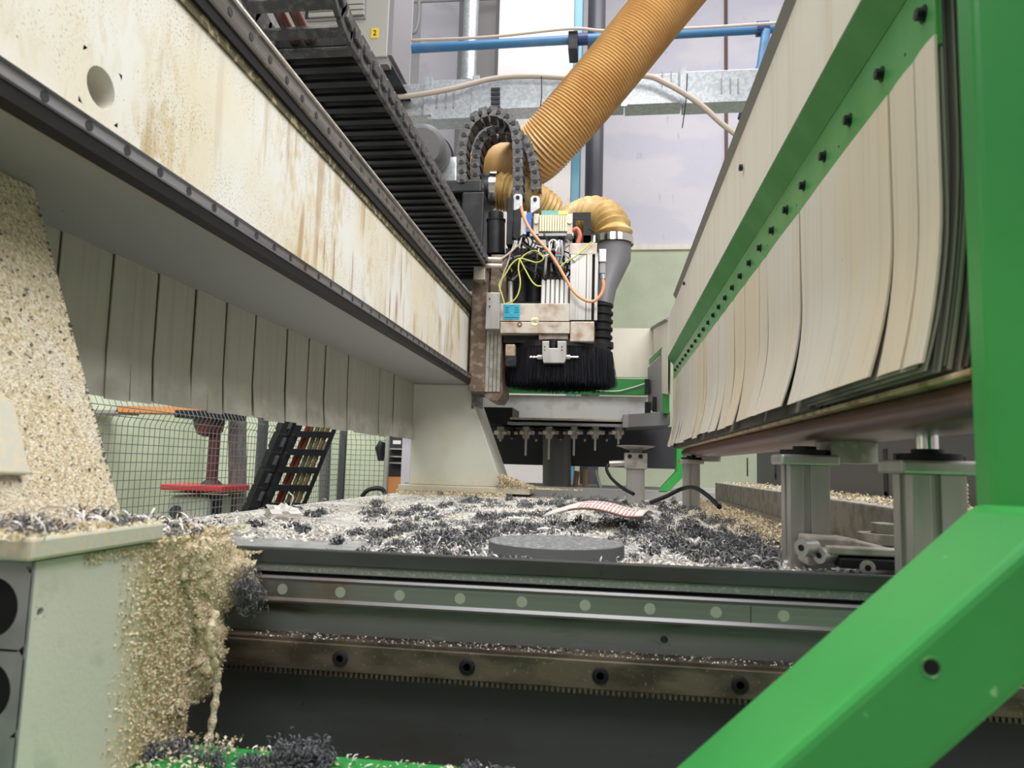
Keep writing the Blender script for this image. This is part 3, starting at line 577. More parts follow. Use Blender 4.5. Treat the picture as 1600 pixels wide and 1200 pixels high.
# cable chain on the beam
CH = thing('beam_cable_chain', 'wide dark cable chain running along the top of the gantry beam', 'cable chain', (-.56, 2.1, .76))
xa, xb_ = -.655, -.492; cz = .768; pitch = .056; nL = 31
path = []
y = 2.95
for k in range(nL): path.append((y-k*pitch, cz, math.pi))
R_ = .20; yy = path[-1][0]
for k in range(1, 7):
    a = k*pitch/R_; path.append((yy-R_*math.sin(a), cz+R_*(1-math.cos(a)), math.pi-a))
for i, (y, z, ang) in enumerate(path):
    d = np.array((0, math.cos(ang), math.sin(ang))); nn = np.array((0, -d[2], d[1])); nn = nn if nn[2]*1 > 0 or abs(nn[2]) < 1e-6 else -nn
    if i >= nL: nn = np.array((0, d[2], -d[1])); nn = nn if nn[1] > 0 else -nn
    for x, w_ in ((xb_, 1), (xa, -1)):
        m = MB(); quad_link(m, (x, y, z+0)+nn*.03, d, nn, np.array((1., 0, 0)), pitch*1.12, .06, .010)
        m.obox(np.array((x+w_*.008, y, z))+nn*.03, d, nn, (1, 0, 0), pitch*.30, .012, .004)
        m.build('side_link', m_chain, CH, bevel=.002)
    m = MB(); m.obox(np.array(((xa+xb_)/2, y, z))+nn*.004, (1, 0, 0), d, nn, (xb_-xa)/2-.004, pitch*.20, .004); m.build('rung', m_chain if i > nL-2 else m_blackm, CH, bevel=.001)
m = MB(); m.box(xa+.006, xb_-.006, path[nL-1][0], 2.95, cz+.018, cz+.045); m.build('hose_bundle', m_chaind, CH)
for k, x in enumerate((-.60, -.57)):
    t = MB().tube(spline([(x-.01, 1.30, .80), (x-.012, 1.22, .81), (x-.02, 1.14, .86), (x-.03, 1.10, .95)]), .011, 10).build('copper_hose', mat('copper_hose', (.20, .10, .085), .35, .3), smooth=True)
    tag(t, ('inner' if k == 0 else 'outer')+' reddish brown hose bending out of the beam cable chain near the top left', 'hose')

# ------------------------------------------------------------------ green dust hood on the right
HD = thing('dust_hood', 'green and cream sheet metal hood frame along the right side', 'hood', (.4, .54, -EYE))
HY0, HY1 = .597, 3.02
MB().box(.2565, .262, HY0, HY1, .346, .4195).build('curtain_flange', m_greenf, HD, bevel=.0008)
m = MB(); m.prism([(.2565, HY0-.03, .420), (.234, HY0-.03, .4495), (.240, HY0-.03, .4525), (.262, HY0-.03, .422)], (0, HY1-HY0+.03, 0)); m.build('green_band', m_greenf, HD)
MB().box(.234, .240, .36, HY1, .4525, .610).build('cream_panel', m_cream, HD)
m = MB(); m.prism([(.234, .36, .610), (.2245, .36, .626), (.2265, .36, .630), (.240, .36, .614)], (0, 2.3, 0)); m.build('panel_lip', m_lip, HD)
FLG = HD
for k in range(25):
    y = .617+.0953*k; m = MB(); m.cyl((.2565, y, .3845), (.2500, y, .3845), .0052, 6); m.cyl((.2565, y, .3845), (.2555, y, .3845), .0075, 12); m.build('hex_bolt', m_blackm, HD)
    if k < 18 and k % 2 == 0: MB().cyl((.2566, y+.04, .372), (.2562, y+.04, .372), .0016, 8).build('rivet_hole', m_black, HD)
# near post and brace
Y1_, Y2_ = .42, .517
_px = P(1541, 500, Y=Y2_)[0]; _py = P(1511, 500, X=_px)[1]
MB().box(_px, .42, Y2_, _py, -.06, 1.3).build('post', m_green, HD, bevel=.004)
c1 = P(1600, 854, Y=Y1_); c2 = P(1375, 1052, Y=Y1_); sl = (c2[2]-c1[2])/(c2[0]-c1[0])
l1 = P(1600, 1082, Y=Y1_); l2 = P(1476, 1200, Y=Y1_); sl2 = (l2[2]-l1[2])/(l2[0]-l1[0]); sl2 = sl
ztop = -.017; zlow = -.36
xt = c1[0]+(ztop-c1[2])/sl; xl1 = c1[0]+(zlow-c1[2])/sl; xr1 = l1[0]+(zlow-l1[2])/sl2; xe = l1[0]+(-.05-l1[2])/sl
hq = P(1455, 1043, Y=Y1_)
m = MB(); prof = [(xt, ztop), (xl1, zlow), (xr1, zlow), (xe, -.05), (xe, ztop)]
m.prism([(x, Y1_, z) for x, z in prof], (0, Y2_-Y1_+.0, 0)); BR = m.build('brace', m_green, HD, bevel=.009)
BR.modifiers.clear(); bm_ = BR.modifiers.new('b', 'BEVEL'); bm_.width = .006; bm_.segments = 3; bm_.limit_method = 'ANGLE'
MB().cyl((hq[0], Y1_-.0002, hq[2]), (hq[0], Y1_+.001, hq[2]), .0044, 20).build('threaded_hole', m_black, HD)
m = MB(); n = 18
vs = [(hq[0]+r*math.cos(2*math.pi*i/n), y, hq[2]+r*math.sin(2*math.pi*i/n)) for r, y in ((.0042, Y1_-.0002), (.0052, Y1_-.0008), (.0056, Y1_)) for i in range(n)]
m.add(vs, [(j*n+i, j*n+(i+1) % n, (j+1)*n+(i+1) % n, (j+1)*n+i) for j in range(2) for i in range(n)]); m.build('hole_rim', m_greenf, HD, smooth=True)
# far end of the hood
EY = 3.55
MB().fbox(752, 616, 1012, 662, EY, .03).build('end_panel', mat('end_panel_grey', (.60, .61, .62), .5, layers=[dict(c=(.38, .34, .3), s=16, lo=.52, hi=.7, a=.6)]), HD)
MB().fbox(784, 589, 1016, 617, EY-.03, .05).build('end_band', m_green, HD, bevel=.002)
MB().fbox(784, 512, 1022, 590, EY, .02).build('end_upper_panel', m_cream, HD)
a = P(1018, 511, Y=EY)
# side return panel between end and the long side
q1, q2, q3, q4 = P(1020, 512, Y=EY), np.array((.236, 3.02, .61)), np.array((.236, 3.02, .40)), P(1020, 600, Y=EY)
q5 = np.array((.236, 3.02, .30))
m = MB(); m.add([q1, q2, q5, P(1020, 612, Y=EY)], [(0, 1, 2, 3)]); m.add([q1+np.array((.01, 0, 0)), q2+np.array((.01, 0, 0)), q5+np.array((.01, 0, 0)), P(1020, 612, Y=EY)+np.array((.01, 0, 0))], [(3, 2, 1, 0)]); m.build('return_panel', m_cream, HD)
m = MB(); m.tube([q1+np.array((-.004, 0, 0)), q2+np.array((-.004, 0, 0))], .008, 4); m.build('return_lip', m_lip, HD)
for u_, v_ in ((1070, 443), (1160, 262)):
    q = P(u_, v_, X=.232); MB().cyl(q, q-np.array((.006, 0, 0)), .006, 6).build('corner_bolt', m_blackm, HD)
# far post and brace
fy = 3.05
MB().fbox(1054, 640, 1066, 702, 3.12, .08).build('far_post', m_green, HD)
m = MB(); m.prism([P(u, v, Y=fy) for u, v in ((1057, 698), (1073, 698), (1073, 740), (1043, 770), (1026, 770), (1057, 737))], (0, .08, 0)); m.build('far_brace', m_green, HD, bevel=.003)
MB().box(.25, .40, fy+.02, fy+.1, -EYE, -.12).build('far_leg', m_green, HD)
# cable tacked along the green band
t = MB().tube(spline([P(u, v, Y=EY-.038) for u, v in ((790, 602), (815, 605), (845, 608), (880, 606), (905, 605), (935, 610), (965, 611), (990, 605), (1012, 600), (1012, 620), (1010, 632))]), .0032, 6).build('thin_cable', m_wshav, smooth=True); tag(t, 'thin white cable sagging along the far green band', 'cable')
CP = thing('control_box', 'green framed grey sensor box at the far right hood corner', 'box', tuple(P(1030, 645, Y=3.3)))
m = MB(); m.prism([P(1012, 575, Y=3.4), P(1036, 552, Y=3.2), P(1036, 645, Y=3.2), P(1012, 640, Y=3.4)], (.01, .02, 0)); m.build('box_face', m_cabd, CP)
m = MB(); m.prism([P(1036, 538, Y=3.18), P(1046, 540, Y=3.15), P(1046, 646, Y=3.15), P(1036, 646, Y=3.18)], (0, .05, 0)); m.build('box_side', m_green, CP)
m = MB(); m.prism([P(1014, 562, Y=3.38), P(1038, 538, Y=3.18), P(1040, 545, Y=3.18), P(1015, 570, Y=3.38)], (0, .03, 0)); m.build('box_top', m_green, CP)
MB().fbox(1008, 592, 1014, 616, 3.35, .04).build('socket', m_blackm, CP); MB().fbox(1008, 628, 1017, 646, 3.35, .04).build('plug', m_blackm, CP); MB().fbox(1020, 620, 1029, 643, 3.28, .04).build('plug', m_blackm, CP)

# ------------------------------------------------------------------ right strip curtain (layered)
RC = thing('strip_curtain', 'cream layered strip curtain bolted under the green flange on the right', 'curtain', (.27, 1.8, .07))
ed = [P(u, 34-1.376*(u-1464), X=.256)[1] for u in (1464, 1431, 1392, 1252, 1201, 1188, 1166, 1149)]
y = ed[-1]
while y < 2.98: y += random.choice((.045, .06, .085, .11, .13)); ed.append(min(y, 3.0))
def strip(y0, y1, x0, out, zb_, tw, mat_, nm='strip', thick=.0022, zt=.352, nar=0):
    m = MB(); rows = []; K = 12
    for k in range(K+1):
        s = k/K; z = zt+(zb_-zt)*s; bend = out*max(0, (s-.5)/.5)**1.8; dy = tw*max(0, s-.3)**1.5
        cy = .004*math.sin(s*3+y0*40)
        nyy = 3; row = []
        for j in range(nyy+1):
            yy = y0+(y1-nar*s**1.3-y0)*j/nyy+dy*(1 if j else .4); bow = .0012*math.sin(math.pi*j/nyy)
            row.append((x0-bend-bow, yy, z))
        rows.append(row+[(p[0]+thick, p[1], p[2]) for p in reversed(row)])
    n = len(rows[0]); vs = [p for r in rows for p in r]; fs = [tuple(range(n)), tuple(reversed(range(K*n, K*n+n)))]
    for r in range(K):
        for k in range(n): fs.append((r*n+k, r*n+(k+1) % n, (r+1)*n+(k+1) % n, (r+1)*n+k))
    m.add(vs, fs); return m.build(nm, mat_, RC, smooth=True)
for i in range(len(ed)-1):
    y0, y1 = ed[i]+.001, ed[i+1]-.001
    g = {0: .002, 1: .004, 2: .012, 3: .016}.get(i, random.choice((.001, .004, .010, .018, .026)))
    strip(y0, max(y1-(.005 if i == 2 else g*.12), y0+.01), .2540-random.uniform(0, .0012), .022+random.uniform(-.006, .005), .088+random.uniform(-.004, .003), random.uniform(.002, .012) if i > 2 else .002, m_stripR, nar=min(g, (y1-y0)*.3))
for L in range(1, 16):
    x = .2545+L*.0031
    strip(HY0+random.uniform(0, .012), HY0+.34, x, .020+random.uniform(-.003, .003), .082+random.uniform(-.002, .003), random.uniform(-.004, .004), m_stripE2 if L % 3 else m_stripE, 'under_strip', .0019, .345 if L < 3 else .46)
for L in range(1, 5):
    y = HY0+.345
    while y < 2.9:
        wd_ = .28; strip(y, min(y+wd_-.003, 3.0), .2575+L*.0065, .020-L*.001, .0785, .004, m_stripE, 'under_strip', .005, .345); y += wd_

# brown support bar with pale lip
SB = thing('support_bar', 'dark brown round-edged bar with pale dusty lip under the right curtain', 'bar', (.3, 1.6, .03))
pr = []
for k in range(9):
    a = math.pi/2+math.pi*k/8; pr.append((.276+.016*math.cos(a), .0585+.0145*math.sin(a)))
pr += [(.36, .044), (.36, .073)]
MB().prism([(x, .56, z) for x, z in pr], (0, 2.15, 0)).build('bar_body', m_brown, SB, smooth=True)
MB().box(.2555, .36, .56, 2.71, .0731, .0778).build('bar_lip', m_beige, SB, bevel=.001)
MB().box(.30, .36, 1.05, 1.13, .015, .044).build('end_bracket', m_alud, SB)
MB().box(.30, .36, 2.45, 2.71, .028, .044).build('end_bracket', m_alu, SB)

# ------------------------------------------------------------------ stop cylinders
def stop_post(label, x, y, w_, ztop, tube_h, u_off=0):
    t = thing('stop_cylinder', label, 'cylinder', (x, y, TZ), group='pneumatic stop cylinders beside the table')
    z0 = TZ; h = w_/2
    m = MB()   # extruded body with grooves
    pr = [(-h, -h), (-.3*h, -h), (-.3*h, -.75*h), (.05*h, -.75*h), (.05*h, -h), (h, -h), (h, -.3*h), (.75*h, -.3*h), (.75*h, .3*h), (h, .3*h), (h, h), (-h, h), (-h, .3*h), (-.8*h, .3*h), (-.8*h, -.3*h), (-h, -.3*h)]
    m.prism([(x+a, y+b, z0) for a, b in pr], (0, 0, ztop-z0)); m.build('cylinder_body', m_alu, t, bevel=.0008)
    MB().box(x-h-.012, x+h+.012, y-h-.008, y+h+.01, ztop, ztop+.014).build('head_plate', m_alu, t, bevel=.003)
    MB().cyl((x, y, ztop+.014), (x, y, ztop+.021), h+.006, 24).build('rubber_cap', m_black, t, smooth=True)
    MB().cyl((x, y, ztop+.021), (x, y, ztop+.026), h*.6, 24).build('rod_collar', m_blackm, t, smooth=True)
    if tube_h: MB().cyl((x, y, ztop+.026), (x, y, ztop+tube_h), .011, 20).build('piston_rod', m_chrome, t, smooth=True)
    for dx in (-h-.004, h+.004):
        MB().cyl((x+dx, y-h*.2, ztop+.014), (x+dx, y-h*.2, ztop+.019), .0045, 6).build('cap_screw', m_blackm, t)
    return t
q = P(1263, 720, Y=1.05); stop_post('square aluminium stop cylinder with black cap, middle of the table right side', q[0], 1.07, .052, q[2]-.006, .0)
q = P(1450, 735, Y=.80); stop_post('largest stop cylinder with chrome rod, nearest the green post', q[0]+.008, .82, .052, q[2]-.004, .17)
q = P(1080, 722, Y=2.45); stop_post('small dark stop cylinder farthest back by the green brace', q[0], 2.45, .05, q[2]-.006, 0)
# clamp bracket in front of the middle cylinder
CL = thing('clamp_bracket', 'grey cast clamp bracket with hexagon bolt beside the stop cylinders', 'bracket', (.36, 1.0, TZ))
def slab(u0, v0, u1, v1, Y, dep, nm, mm, bev=.002): return MB().fbox(u0, v0, u1, v1, Y, dep).build(nm, mm, CL, bevel=bev)
m = MB(); Y = .985; pts = [P(u, v, Y=Y) for u, v in ((1262, 838), (1330, 842), (1390, 856), (1390, 868), (1310, 868), (1310, 888), (1262, 884))]; m.prism(pts, (0, .05, 0)); m.build('bracket_body', m_alud, CL, bevel=.003)
slab(1295, 854, 1420, 872, .965, .07, 'top_plate', m_alud)
slab(1312, 872, 1420, 893, .962, .05, 'black_pad', m_blackm)
for (u, v, r) in ((1252, 856, .011), (1280, 868, .010)):
    q = P(u, v, Y=.97); m = MB(); m.cyl(q, q+np.array((.018, .012, 0)), r, 18); m.build('pin', m_alu, CL, smooth=True); MB().cyl(q-np.array((.0012, .0008, 0)), q, r*.35, 10).build('pin_bore', m_black, CL)
q = P(1395, 852, Y=1.0); MB().cyl((q[0], 1.02, q[2]), (q[0], 1.02, q[2]+.013), .034, 28).build('washer', m_alud, CL, smooth=True)
MB().cyl((q[0]+.002, 1.02, q[2]+.013), (q[0]+.002, 1.02, q[2]+.026), .021, 6).build('hex_bolt', m_alud, CL, bevel=.001)
q = P(1355, 887, Y=.961); MB().cyl(q, q-np.array((0, .003, 0)), .009, 20).build('socket_screw', m_alu, CL, smooth=True); MB().cyl(q-np.array((0, .003, 0)), q-np.array((0, .0035, 0)), .004, 6).build('screw_socket', m_black, CL)
t = MB().fbox(1462, 790, 1500, 830, .86, .08).build('hinge_block', m_dgrey, bevel=.003); tag(t, 'dark square block right of the nearest stop cylinder', 'block')
sp_ = MB(); pth = [P(1505+6*math.cos(k*.8), 790-k*.8, Y=.84+.006*math.sin(k*.8)) for k in range(45)]
t = sp_.tube(pth, .0018, 6).build('spring', mat('tan_spring', (.4, .3, .22), .5), smooth=True); tag(t, 'small tan coil spring beside the dark hinge block', 'spring')

# suction pod on its post
SP = thing('suction_pod', 'round suction pod on a square aluminium post at the far table end', 'suction pod', tuple(P(993, 776, Y=2.75)))
y = 2.75; zz = lambda v: P(993, v, Y=y)[2]; xx = P(993, 720, Y=y)[0]
MB().box(xx-.032, xx+.032, y-.03, y+.03, TZ, zz(733)).build('post', m_alu, SP, bevel=.002)
MB().box(xx-.041, xx+.041, y-.04, y+.04, zz(733), zz(708)).build('valve_block', m_alud, SP, bevel=.003)
MB().tube([(xx, y, zz(708)), (xx, y, zz(704)), (xx, y, zz(700)), (xx, y, zz(698))], [.02, .022, .05, .068], 32).build('cup', m_alud, SP, smooth=True)
MB().cyl((xx, y, zz(698)), (xx, y, zz(696.5)), .07, 32).build('cup_face', mat('cup_grey', (.2, .2, .19), .7), SP, smooth=True)
for du in (-9, 8):
    q = P(993+du, 713, Y=y-.0405); MB().cyl(q, q-np.array((0, .003, 0)), .008, 12).build('screw', m_blackm, SP)
MB().cyl((xx-.04, y-.01, zz(724)), (xx-.095, y-.01, zz(726)), .011, 12).build('fitting', m_alu, SP, smooth=True)
t = MB().tube(spline([P(950, 726, Y=2.72), P(948, 734, Y=2.7), P(956, 748, Y=2.65), P(972, 762, Y=2.5), P(990, 772, Y=2.45)]), .006, 8).build('air_hose', m_black, smooth=True); tag(t, 'short black air hose dropping from the suction pod fitting', 'hose')
t = MB().tube(spline([P(1015, 786, Y=2.2), P(1040, 776, Y=2.2), P(1065, 764, Y=2.2), P(1085, 762, Y=2.1), P(1105, 774, Y=1.95), P(1124, 792, Y=1.8)]), .006, 8).build('air_hose', m_black, smooth=True); tag(t, 'black air hose arching over the shavings near the right casting', 'hose')

# ------------------------------------------------------------------ Z carriage and spindle head
HY = 2.78
ZC = thing('z_carriage', 'grimy vertical carriage column with linear guides at the beam end', 'carriage', tuple(P(760, 620, Y=2.85)))
m_zc = mat('carriage_brown', (.15, .11, .08), .55, .3, layers=[dict(c=(.30, .24, .18), s=30, lo=.5, hi=.62)])
MB().fbox(738, 436, 757, 612, 2.83, .25).build('guide_plate', m_zc, ZC, bevel=.003)
m = MB(); m.prism([P(u, v, Y=2.84) for u, v in ((757, 500), (785, 500), (785, 616), (778, 627), (765, 626), (757, 618))], (0, .2, 0)); m.build('guide_profile', m_zc, ZC, bevel=.002)
for u in (761, 767, 773, 779): MB().fbox(u, 505, u+1.6, 612, 2.832, .01).build('guide_rib', m_alud, ZC)
MB().fbox(741, 397, 757, 437, 2.78, .2).build('carriage_plate', m_alub, ZC, bevel=.002)
MB().fbox(757, 396, 800, 460, 2.95, .1).build('rear_plate', m_blackm, ZC)
for v in (405, 415): MB().cyl(P(755, v, Y=2.79), P(785, v+1, Y=2.79), .010, 10).build('fitting', m_alub, ZC, smooth=True)
# black frame & motor
BF = thing('drive_box', 'black metal drive housing at the end of the beam cable chain', 'housing', tuple(P(720, 435, Y=2.9)))
MB().fbox(689, 281, 752, 300, 2.92, .25).build('top_cover', m_blackm, BF, bevel=.008)
MB().fbox(722, 300, 752, 436, 2.92, .22).build('right_cover', m_blackm, BF, bevel=.006)
MB().fbox(692, 301, 721, 428, 2.99, .18).build('inner_panel', m_blackm, BF, bevel=.004)
MB().fbox(694, 304, 718, 360, 2.985, .02).build('inner_plate', m_chaind, BF, bevel=.003)
t = MB().tube(spline([P(u, v, Y=2.88) for u, v in ((650, 326), (680, 322), (705, 326), (722, 340), (722, 360), (705, 374), (685, 373))]), .0045, 8).build('looped_cable', m_black, smooth=True); tag(t, 'black cable loop in front of the drive housing', 'cable')
t = MB().tube(spline([P(u, v, Y=2.84) for u, v in ((645, 346), (660, 341), (680, 344), (697, 352), (705, 362), (712, 368))]), .011, 10).build('cream_hose', mat('cream_hose', (.68, .55, .42), .5), smooth=True); tag(t, 'short cream hose curving over the upper rail end', 'hose')
BRK = thing('rail_bracket', 'small steel block with studs beside the cream hose', 'bracket', tuple(P(675, 385, Y=2.82)))
MB().fbox(655, 357, 670, 378, 2.82, .05).build('steel_block', m_alud, BRK, bevel=.002); MB().fbox(672, 355, 682, 386, 2.81, .05).build('end_block', m_alub, BRK, bevel=.002)
for v in (361, 368): MB().cyl(P(662, v, Y=2.8), P(678, v+2, Y=2.8), .006, 8).build('stud', m_alu, BRK)
MO = thing('servo_motor', 'black cylindrical servo motor behind the cable chain arches', 'motor', tuple(P(775, 396, Y=2.95)))
q0, q1, q2 = P(775, 398, Y=2.95), P(775, 345, Y=2.95), P(775, 333, Y=2.95)
MB().tube([q0, q1], .038, 20).build('motor_body', m_blackm, MO, smooth=True); MB().cyl(q1, q2, .032, 20).build('motor_cap', m_blackm, MO, smooth=True)
MB().cyl(q1+np.array((0, 0, -.004)), q1+np.array((0, 0, .004)), .041, 20).build('motor_ring', m_black, MO, smooth=True)

SH = thing('spindle_head', 'stained aluminium spindle head with logo badge and blue sticker', 'spindle', tuple(P(840, 600, Y=HY)))
MB().fbox(782, 474, 890, 502, HY, .22).build('front_housing', m_alub, SH, bevel=.002)
MB().fbox(782, 503, 890, 521, HY-.002, .22).build('lower_housing', m_alub, SH, bevel=.002)
MB().fbox(760, 457, 780, 514, HY-.02, .1).build('side_box', m_alu, SH, bevel=.002)
for v in (467, 479): q = P(765, v, Y=HY-.021); MB().cyl(q, q-np.array((0, .002, 0)), .003, 10).build('small_hole', m_black, SH)
MB().fbox(891, 502, 928, 534, HY, .15).build('corner_block', m_alub, SH, bevel=.004)
m = MB(); m.fbox(892, 395, 932, 501, HY+.012, .12); m.build('heat_sink', m_black, SH)
for u in (892, 896.2, 900.4, 917.5, 921.7, 930): MB().fbox(u, 396, u+(2.0 if u < 929 else 3), 500, HY-.002, .015).build('fin', m_alu, SH)
MB().fbox(904.6, 396, 914.5, 500, HY+.002, .012).build('centre_rib', m_alu, SH)
MB().fbox(890, 380, 935, 397, HY-.003, .14).build('sink_cap', m_alub, SH, bevel=.002)
m = MB(); m.fbox(846, 436, 889, 474, HY+.03, .12); m.build('finned_box', m_cab, SH)
for k in range(6): MB().fbox(847+k*7.2, 437, 851+k*7.2, 474, HY+.018, .015).build('fin', mat('fin_white', (.66, .66, .66), .4, .3) if k == 0 else bpy.data.materials['fin_white'], SH)
MB().fbox(846, 433, 889, 437, HY+.02, .13).build('box_cap', m_blackm, SH)
for u in (851, 862, 874, 882): MB().cyl(P(u, 433, Y=HY+.06), P(u, 427, Y=HY+.06), .006, 8).build('brass_gland', m_orange, SH)
MB().fbox(787, 476, 812, 499, HY-.002, .002).build('blue_sticker', m_bluest, SH)
q = P(799.5, 490, Y=HY-.003); text_mesh('!!', 'sticker_mark', m_yel, SH, q, .012)
for k in range(3): MB().fbox(789, 480+k*3.6, 795, 480.6+k*3.6, HY-.003, .001).build('sticker_text', m_navy, SH); MB().fbox(804, 480+k*3.6, 810, 480.6+k*3.6, HY-.003, .001).build('sticker_text', m_navy, SH)
MB().fbox(789, 495.6, 810, 496.4, HY-.003, .001).build('sticker_text', m_navy, SH)
q = P(835.5, 502, Y=HY-.004); MB().cyl(q, q+np.array((0, .004, 0)), .0165, 24).build('logo_badge', mat('badge_cream', (.72, .66, .42), .4), SH)
text_mesh('HSD', 'logo_text', mat('logo_green', (.02, .12, .09), .5), SH, q-np.array((0, .0006, 0)), .0165, .0005)
q = P(812, 507, Y=HY-.002); MB().cyl(q, q-np.array((0, .003, 0)), .0095, 16).build('sight_ring', mat('ring_brown', (.12, .05, .02), .5), SH); MB().cyl(q-np.array((0, .003, 0)), q-np.array((0, .004, 0)), .005, 12).build('sight_glass', m_orange, SH)
q = P(864, 509, Y=HY-.003); text_mesh('Code: HSK', 'engraved_text', m_alud, SH, q, .008, .0004)
bpy.data.objects.remove(bpy.data.objects['engraved_text'])
MB().fbox(857, 508, 872, 510, HY-.003, .001).build('engraved_line', m_alud, SH)
# angle unit below
MB().fbox(842, 522, 888, 534, HY+.02, .1).build('tool_flange', m_alub, SH, bevel=.002)
m = MB(); m.prism([P(u, v, Y=HY-.03) for u, v in ((847, 533), (858, 533), (858, 544), (871, 544), (871, 533), (885, 533), (885, 558), (882, 567), (849, 567), (847, 558))], (0, .08, 0)); m.build('angle_gearbox', m_alu, SH, bevel=.002)
q = P(864.5, 545, Y=HY-.01); MB().cyl(q, P(864.5, 531, Y=HY-.01), .013, 16).build('gearbox_screw', m_blackm, SH, smooth=True)
for u in (851, 878):
    for v in (542, 547): q = P(u, v, Y=HY-.031); MB().cyl(q, q-np.array((0, .001, 0)), .0025, 8).build('small_hole', m_black, SH)
for sgn, ua, ub, uc in ((-1, 847, 840, 826), (1, 885, 891, 905)):
    MB().cyl(P(ua, 558, Y=HY), P(ub, 558, Y=HY), .0095, 12).build('chuck', m_alub, SH, smooth=True)
    m = MB(); a = P(ub, 558, Y=HY); b = P(uc, 558, Y=HY); pth = [a+(b-a)*k/14 for k in range(15)]; m.tube(pth, [.0042+.0012*math.sin(k*1.3) for k in range(14)]+[.001], 8); m.build('drill_bit', m_chrome, SH, smooth=True)
MB().fbox(790, 538, 804, 556, HY-.01, .04).build('sensor_body', m_alub, SH, bevel=.002); MB().fbox(790, 556, 806, 572, HY-.01, .04).build('sensor_foot', m_blackm, SH, bevel=.002)
q = P(797, 562, Y=HY-.011); MB().cyl(q, q-np.array((0, .003, 0)), .008, 12).build('sensor_screw', m_chaind, SH)
# bare black spindle bodies behind
for u, w_, v0 in ((812, 22, 420), (835, 18, 430)):
    MB().cyl(P(u, v0, Y=HY+.12), P(u, 474, Y=HY+.12), w_*HY/F/1.2, 20).build('motor_barrel', m_blackm, SH, smooth=True)
MB().cyl(P(798, 440, Y=HY+.04), P(798, 474, Y=HY+.04), .010, 12).build('tie_rod', m_alu, SH, smooth=True)
MB().fbox(790, 388, 880, 430, HY+.16, .1).build('wiring_plate', m_dark, SH)
MB().fbox(768, 398, 790, 470, HY+.1, .1).build('slide_body', m_zc, SH)
MB().fbox(787, 522, 900, 536, HY+.05, .25).build('underside_plate', m_blackm, SH)

# dust brush ring
cx0, cx1 = P(796, 560, Y=2.95)[0], P(957, 560, Y=2.95)[0]; bc = ((cx0+cx1)/2, 2.98); br = (cx1-cx0)/2
BRS = thing('dust_brush', 'black bristle dust brush skirt around the spindle', 'brush', (bc[0], bc[1], .32))
zt_, zb2 = P(870, 536, Y=2.8)[2], P(870, 594, Y=2.8)[2]
MB().tube([(bc[0], bc[1], zt_-.012), (bc[0], bc[1], zt_+.012)], br*.97, 48).build('brush_ring', m_blackm, BRS, smooth=True)
n = 9000; th = RNG.uniform(0, 2*math.pi, n); rr = br*RNG.uniform(.78, 1.0, n); top = np.stack([bc[0]+rr*np.cos(th), bc[1]+rr*.95*np.sin(th), np.full(n, zt_-.01)], 1)
fl_ = 1+RNG.normal(.03, .035, n); ln = RNG.normal(0, .007, n); bot = np.stack([bc[0]+rr*fl_*np.cos(th+RNG.normal(0, .02, n)), bc[1]+rr*.95*fl_*np.sin(th), zb2+ln], 1)
tang = np.stack([-np.sin(th), np.cos(th), np.zeros(n)], 1)*.0012; rad_ = np.stack([np.cos(th), np.sin(th), np.zeros(n)], 1)*.0008
V = np.stack([top-tang, top+tang, top+rad_*2, bot-tang*.6, bot+tang*.6, bot+rad_*1.2], 1).reshape(-1, 3); i = np.arange(n)*6
Fq = np.concatenate([np.stack([i, i+1, i+4, i+3], 1), np.stack([i+1, i+2, i+5, i+4], 1), np.stack([i+2, i, i+3, i+5], 1)])
o = big_mesh('bristles', V, Fq, m_bristle); o.parent = BRS; o.location = ORG['bristles']-ORG[BRS.name]; o['kind'] = 'stuff'
MB().tube([(bc[0], bc[1], zt_-.01), (bc[0], bc[1], zb2+.07)], br*.8, 40).build('inner_sleeve', m_black, BRS, smooth=True)

# hoses -----------------------------------------------------------------
def corrug(path, r, amp, pitch, nseg=28, per=4, sharp=False):
    path = [np.array(p) for p in path]; L = [0]
    for a, b in zip(path, path[1:]): L.append(L[-1]+np.linalg.norm(b-a))
    tot = L[-1]; N = int(tot/pitch*per); out = []; R = []; P_ = np.array(path)
    for k in range(N+1):
        s = tot*k/N; out.append([np.interp(s, L, P_[:, j]) for j in range(3)]); ph = (k % per)/per
        R.append(r+amp*(math.cos(2*math.pi*ph)))
    m = MB(); m.tube(out, R, nseg, False); return m
BH = thing('extraction_hose', 'large ochre corrugated extraction hose slanting down from the top', 'hose', tuple(P(850, 260, Y=3.0)))
pth = spline([P(1230, -230, Y=3.15), P(1140, -115, Y=3.12), P(1035, 10, Y=3.1), P(960, 102, Y=3.1), P(885, 190, Y=3.12), P(840, 238, Y=3.17), P(806, 256, Y=3.27), P(782, 258, Y=3.40), P(770, 262, Y=3.52)], 14)
corrug(pth, .128, .0036, .0128, 48, 4).build('hose_tube', m_hose, BH, smooth=True)
H2 = thing('elbow_hose', 'pale ochre hose elbow looping down to the brush duct', 'hose', tuple(P(950, 385, Y=3.0)))
pth = spline([P(890, 350, Y=3.22), P(905, 343, Y=3.18), P(926, 336, Y=3.12), P(946, 343, Y=3.08), P(957, 362, Y=3.05), P(957, 382, Y=3.05)], 10)
corrug(pth, .076, .0075, .026, 36, 6).build('hose_tube', m_hosel, H2, smooth=True)
a, b = P(957, 372, Y=3.05), P(957, 383, Y=3.05); MB().tube([a, b], .088, 36, False).build('hose_clamp', m_chrome, H2, smooth=True)
H3 = thing('side_hose', 'short translucent ochre hose behind the cable chains', 'hose', tuple(P(800, 320, Y=3.0)))
